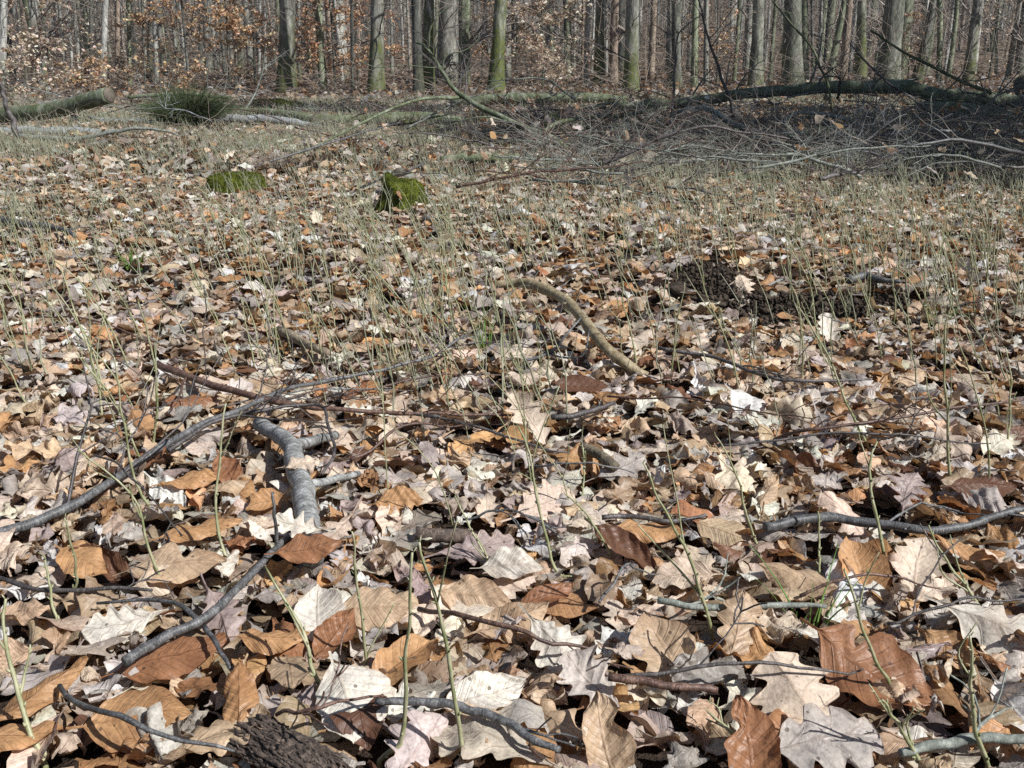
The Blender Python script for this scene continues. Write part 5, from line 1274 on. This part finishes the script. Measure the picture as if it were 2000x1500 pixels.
# ------------------------------------------------------------------ beech saplings holding copper leaves
def sapling(px, py, h, spread, nl, label, seed, z0=.25, colr=(.50, .27, .15), lsz=.052, ns=26, trunk_r=.022):
    g = np.random.default_rng(seed); p = at(px, py); root = empty('beech_sapling', p)
    me, P, rr = trunk_mesh(h, trunk_r, g, S=7, n=14, bend=.02, flare=.1); put('trunk', me, B_DARK, root)
    b = TB(); LP = []; LD = []
    for _ in range(ns):
        z = g.uniform(z0, h * .95); k = int(np.argmin(np.abs(P[:, 2] - z))); a = g.uniform(0, 2 * pi); out = []
        twiggy(P[k], [cos(a), sin(a), g.uniform(-.05, .28)], spread * g.uniform(.45, 1.15) * (1.15 - .6 * z / h), max(.005, rr[k] * .35), 2, out, g, 8, .05, (2, 4), .8, .01)
        for q, qr in out:
            b.tube(q, np.maximum(qr, .0022), 4, cap=False)
            if qr[0] < .012: LP.append(q)
    put('crown', b.mesh('crown'), B_DK, root)
    n = nl; si = g.integers(0, len(LP), n); K0 = [LP[i] for i in si]
    f = g.uniform(.1, 1, n); pos = np.array([q[int(ff * (len(q) - 1))] for q, ff in zip(K0, f)]) + g.normal(0, .022, (n, 3)) * [1, 1, .5]
    L_ = g.uniform(.7, 1.25, n) * lsz; W_ = L_ * g.uniform(.45, .65, n)
    Pl, luv = leaves(n, 4, 3, np.zeros(n), L_, W_, g.normal(0, 25, n), g.normal(0, .3, n), g.normal(0, 8, n), np.full(n, .001), petiole=False, seed=seed)
    M = rot3(g.uniform(0, 2 * pi, n), g.normal(0, .6, n), g.normal(.5, .5, n)); Pl = np.einsum('nij,nuvj->nuvi', M, Pl) + pos[:, None, None]
    me = mesh_np('foliage', Pl.reshape(-1, 3), grid_faces(n, 4, 3)); attr(me, 'luv', 'FLOAT_VECTOR', luv.reshape(-1, 3))
    c = np.array(colr) * g.normal(1, .22, (n, 1)) * (1 + g.normal(0, .06, (n, 3))); c = np.clip(np.concatenate([c, np.ones((n, 1))], 1), .03, .8)
    attr(me, 'lcol', 'FLOAT_COLOR', np.repeat(c, 12, axis=0)); put('foliage', me, LEAF_T, root)
    tag(root, label, 'sapling', 'beech saplings keeping their copper leaves'); return root
CP = (.76, .53, .34); PK = (.80, .66, .53); RD = (.66, .43, .27)
sapling(371, 186, 3.4, 1.25, 7000, 'large copper-leaved beech sapling left of the big mossy-footed tree', 1, .35, CP)
sapling(20, 186, 2.6, .85, 4200, 'pinkish-leaved beech sapling filling the left edge', 2, .1, PK)
sapling(60, 196, .75, .6, 900, 'low spreading leafy sapling behind the sawn log', 3, .03, PK, ns=16, trunk_r=.012)
sapling(190, 190, .55, .5, 650, 'low copper sapling behind the raised end of the sawn log', 4, .03, CP, ns=14, trunk_r=.010)
sapling(655, 176, 2.4, .8, 2000, 'reddish-leaved sapling left of the bulging mossy-footed tree', 5, .2, RD)
sapling(700, 168, 2.2, .8, 2400, 'dark copper sapling just behind the bulging mossy-footed tree', 6, .2, RD)
sapling(1060, 176, 2.4, .9, 4200, 'pale copper sapling right of the moss-wrapped trunk', 7, .15, PK)
sapling(1105, 168, 2.4, .8, 2400, 'sparse pinkish sapling left of the pale leaning trunk', 8, .3, PK)
sapling(1400, 168, 2.2, .6, 700, 'thinly leaved sapling behind the slanting branch', 9, .3, CP)
sapling(1772, 165, 1.3, .35, 420, 'small copper sapling right of the widest trunk', 10, .1, CP, trunk_r=.012)
sapling(450, 168, 3.0, .9, 3200, 'copper sapling behind and right of the large one', 11, .3, CP)
sapling(215, 160, 3.0, .9, 1200, 'thin pink-leaved sapling around the bright white trunk', 12, .5, PK)
sapling(110, 178, 1.6, .8, 2000, 'bushy pale copper sapling between the left trunks', 17, .1, PK)
sapling(285, 176, 2.2, .9, 2400, 'copper sapling just left of the large one', 18, .15, CP)
sapling(500, 176, 1.8, .8, 1600, 'low copper sapling left of the big mossy-footed tree', 19, .1, CP)
sapling(615, 166, 1.6, .7, 600, 'low russet sapling right of the big mossy-footed tree', 20, .1, RD)
sapling(1010, 166, 1.4, .7, 1500, 'low pale copper sapling at the foot of the moss-wrapped trunk', 21, .05, PK)
sapling(940, 160, 2.6, .8, 1400, 'sparse sapling behind the moss-wrapped trunk', 13, .3, CP)
sapling(560, 145, 3.0, .9, 500, 'sparse copper sapling behind the big mossy-footed tree', 14, .3, RD)
sapling(1640, 150, 2.4, .6, 260, 'very thinly leaved sapling among the right-hand trunks', 15, .2, PK)
sapling(1930, 160, 2.6, .7, 450, 'thinly leaved sapling near the right edge', 16, .2, PK)

# ------------------------------------------------------------------ unseen spruces added out of frame on the right to shade the brush
def spruce(x, y, h, label, seed, nn=1700):
    g = np.random.default_rng(seed); root = empty('unseen_spruce', (x, y, float(gz(x, y))))
    me, P, rr = trunk_mesh(h, .16, g, S=10, bend=.005); put('trunk', me, B_TAN, root)
    n = nn; t = g.random(n) ** 1.2; z = 2.2 + t * (h - 2.3); rad = (1 - t) * 1.9 + .12; q = np.sqrt(g.random(n)) * rad; a = g.uniform(0, 2 * pi, n)
    B = np.stack([np.cos(a) * q, np.sin(a) * q, z - q * .25], -1); d = np.stack([np.cos(a), np.sin(a), g.normal(-.2, .25, n)], -1) + g.normal(0, .35, (n, 3))
    s = np.cross(d, g.normal(0, 1, (n, 3))); s /= np.linalg.norm(s, axis=1)[:, None]; L_ = g.uniform(.18, .4, n)[:, None]
    T = np.stack([B - s * .05, B + s * .05, B + d * L_ + s * .015, B + d * L_ - s * .015], 1).reshape(-1, 3)
    put('crown', mesh_np('crown', T, np.arange(n * 4).reshape(-1, 4), False), M_NEEDLE, root)
    tag(root, label, 'tree')
spruce(7.2, 2.3, 9, 'unseen dark green spruce standing beyond the right edge, nearest one', 1)
spruce(9.8, 3.0, 10, 'unseen dark green spruce standing beyond the right edge, second one', 2)
spruce(5.9, 5.3, 11, 'unseen slim dark green spruce standing beyond the right edge, closest to the brush', 4, 1500)
spruce(9.6, 5.4, 9, 'unseen dark green spruce standing beyond the right edge, third one', 3)

# ------------------------------------------------------------------ haze: the air between here and the far wood
def haze():
    x0, x1, y0, y1, z0, z1 = -195, 195, -195, 195, -1.3, 34
    V = np.array([(x, y, z) for z in (z0, z1) for y in (y0, y1) for x in (x0, x1)], float)
    F = np.array([(0, 2, 3, 1), (4, 5, 7, 6), (0, 1, 5, 4), (2, 6, 7, 3), (0, 4, 6, 2), (1, 3, 7, 5)])
    m = bpy.data.materials.new('haze'); m.use_nodes = True; t = m.node_tree; t.nodes.remove(t.nodes['Principled BSDF'])
    v = t.nodes.new('ShaderNodeVolumePrincipled'); v.inputs['Color'].default_value = (.78, .87, 1, 1); v.inputs['Density'].default_value = .0011
    v.inputs['Anisotropy'].default_value = .2
    t.links.new(v.outputs[0], t.nodes['Material Output'].inputs['Volume'])
    o = put('haze', mesh_np('haze', V, F, False), m); tag(o, 'thin bluish spring haze in the air of the wood', 'haze', None, 'stuff')
haze()

flush_labels()
flush_labels(PENDB, LANDB)
flush_labels(PENDT, [(xb, 150, ' '.join(lab.split(',')[0].split()[:7])) for xt, xb, yb, w, mat, lab in TR if w >= 12])
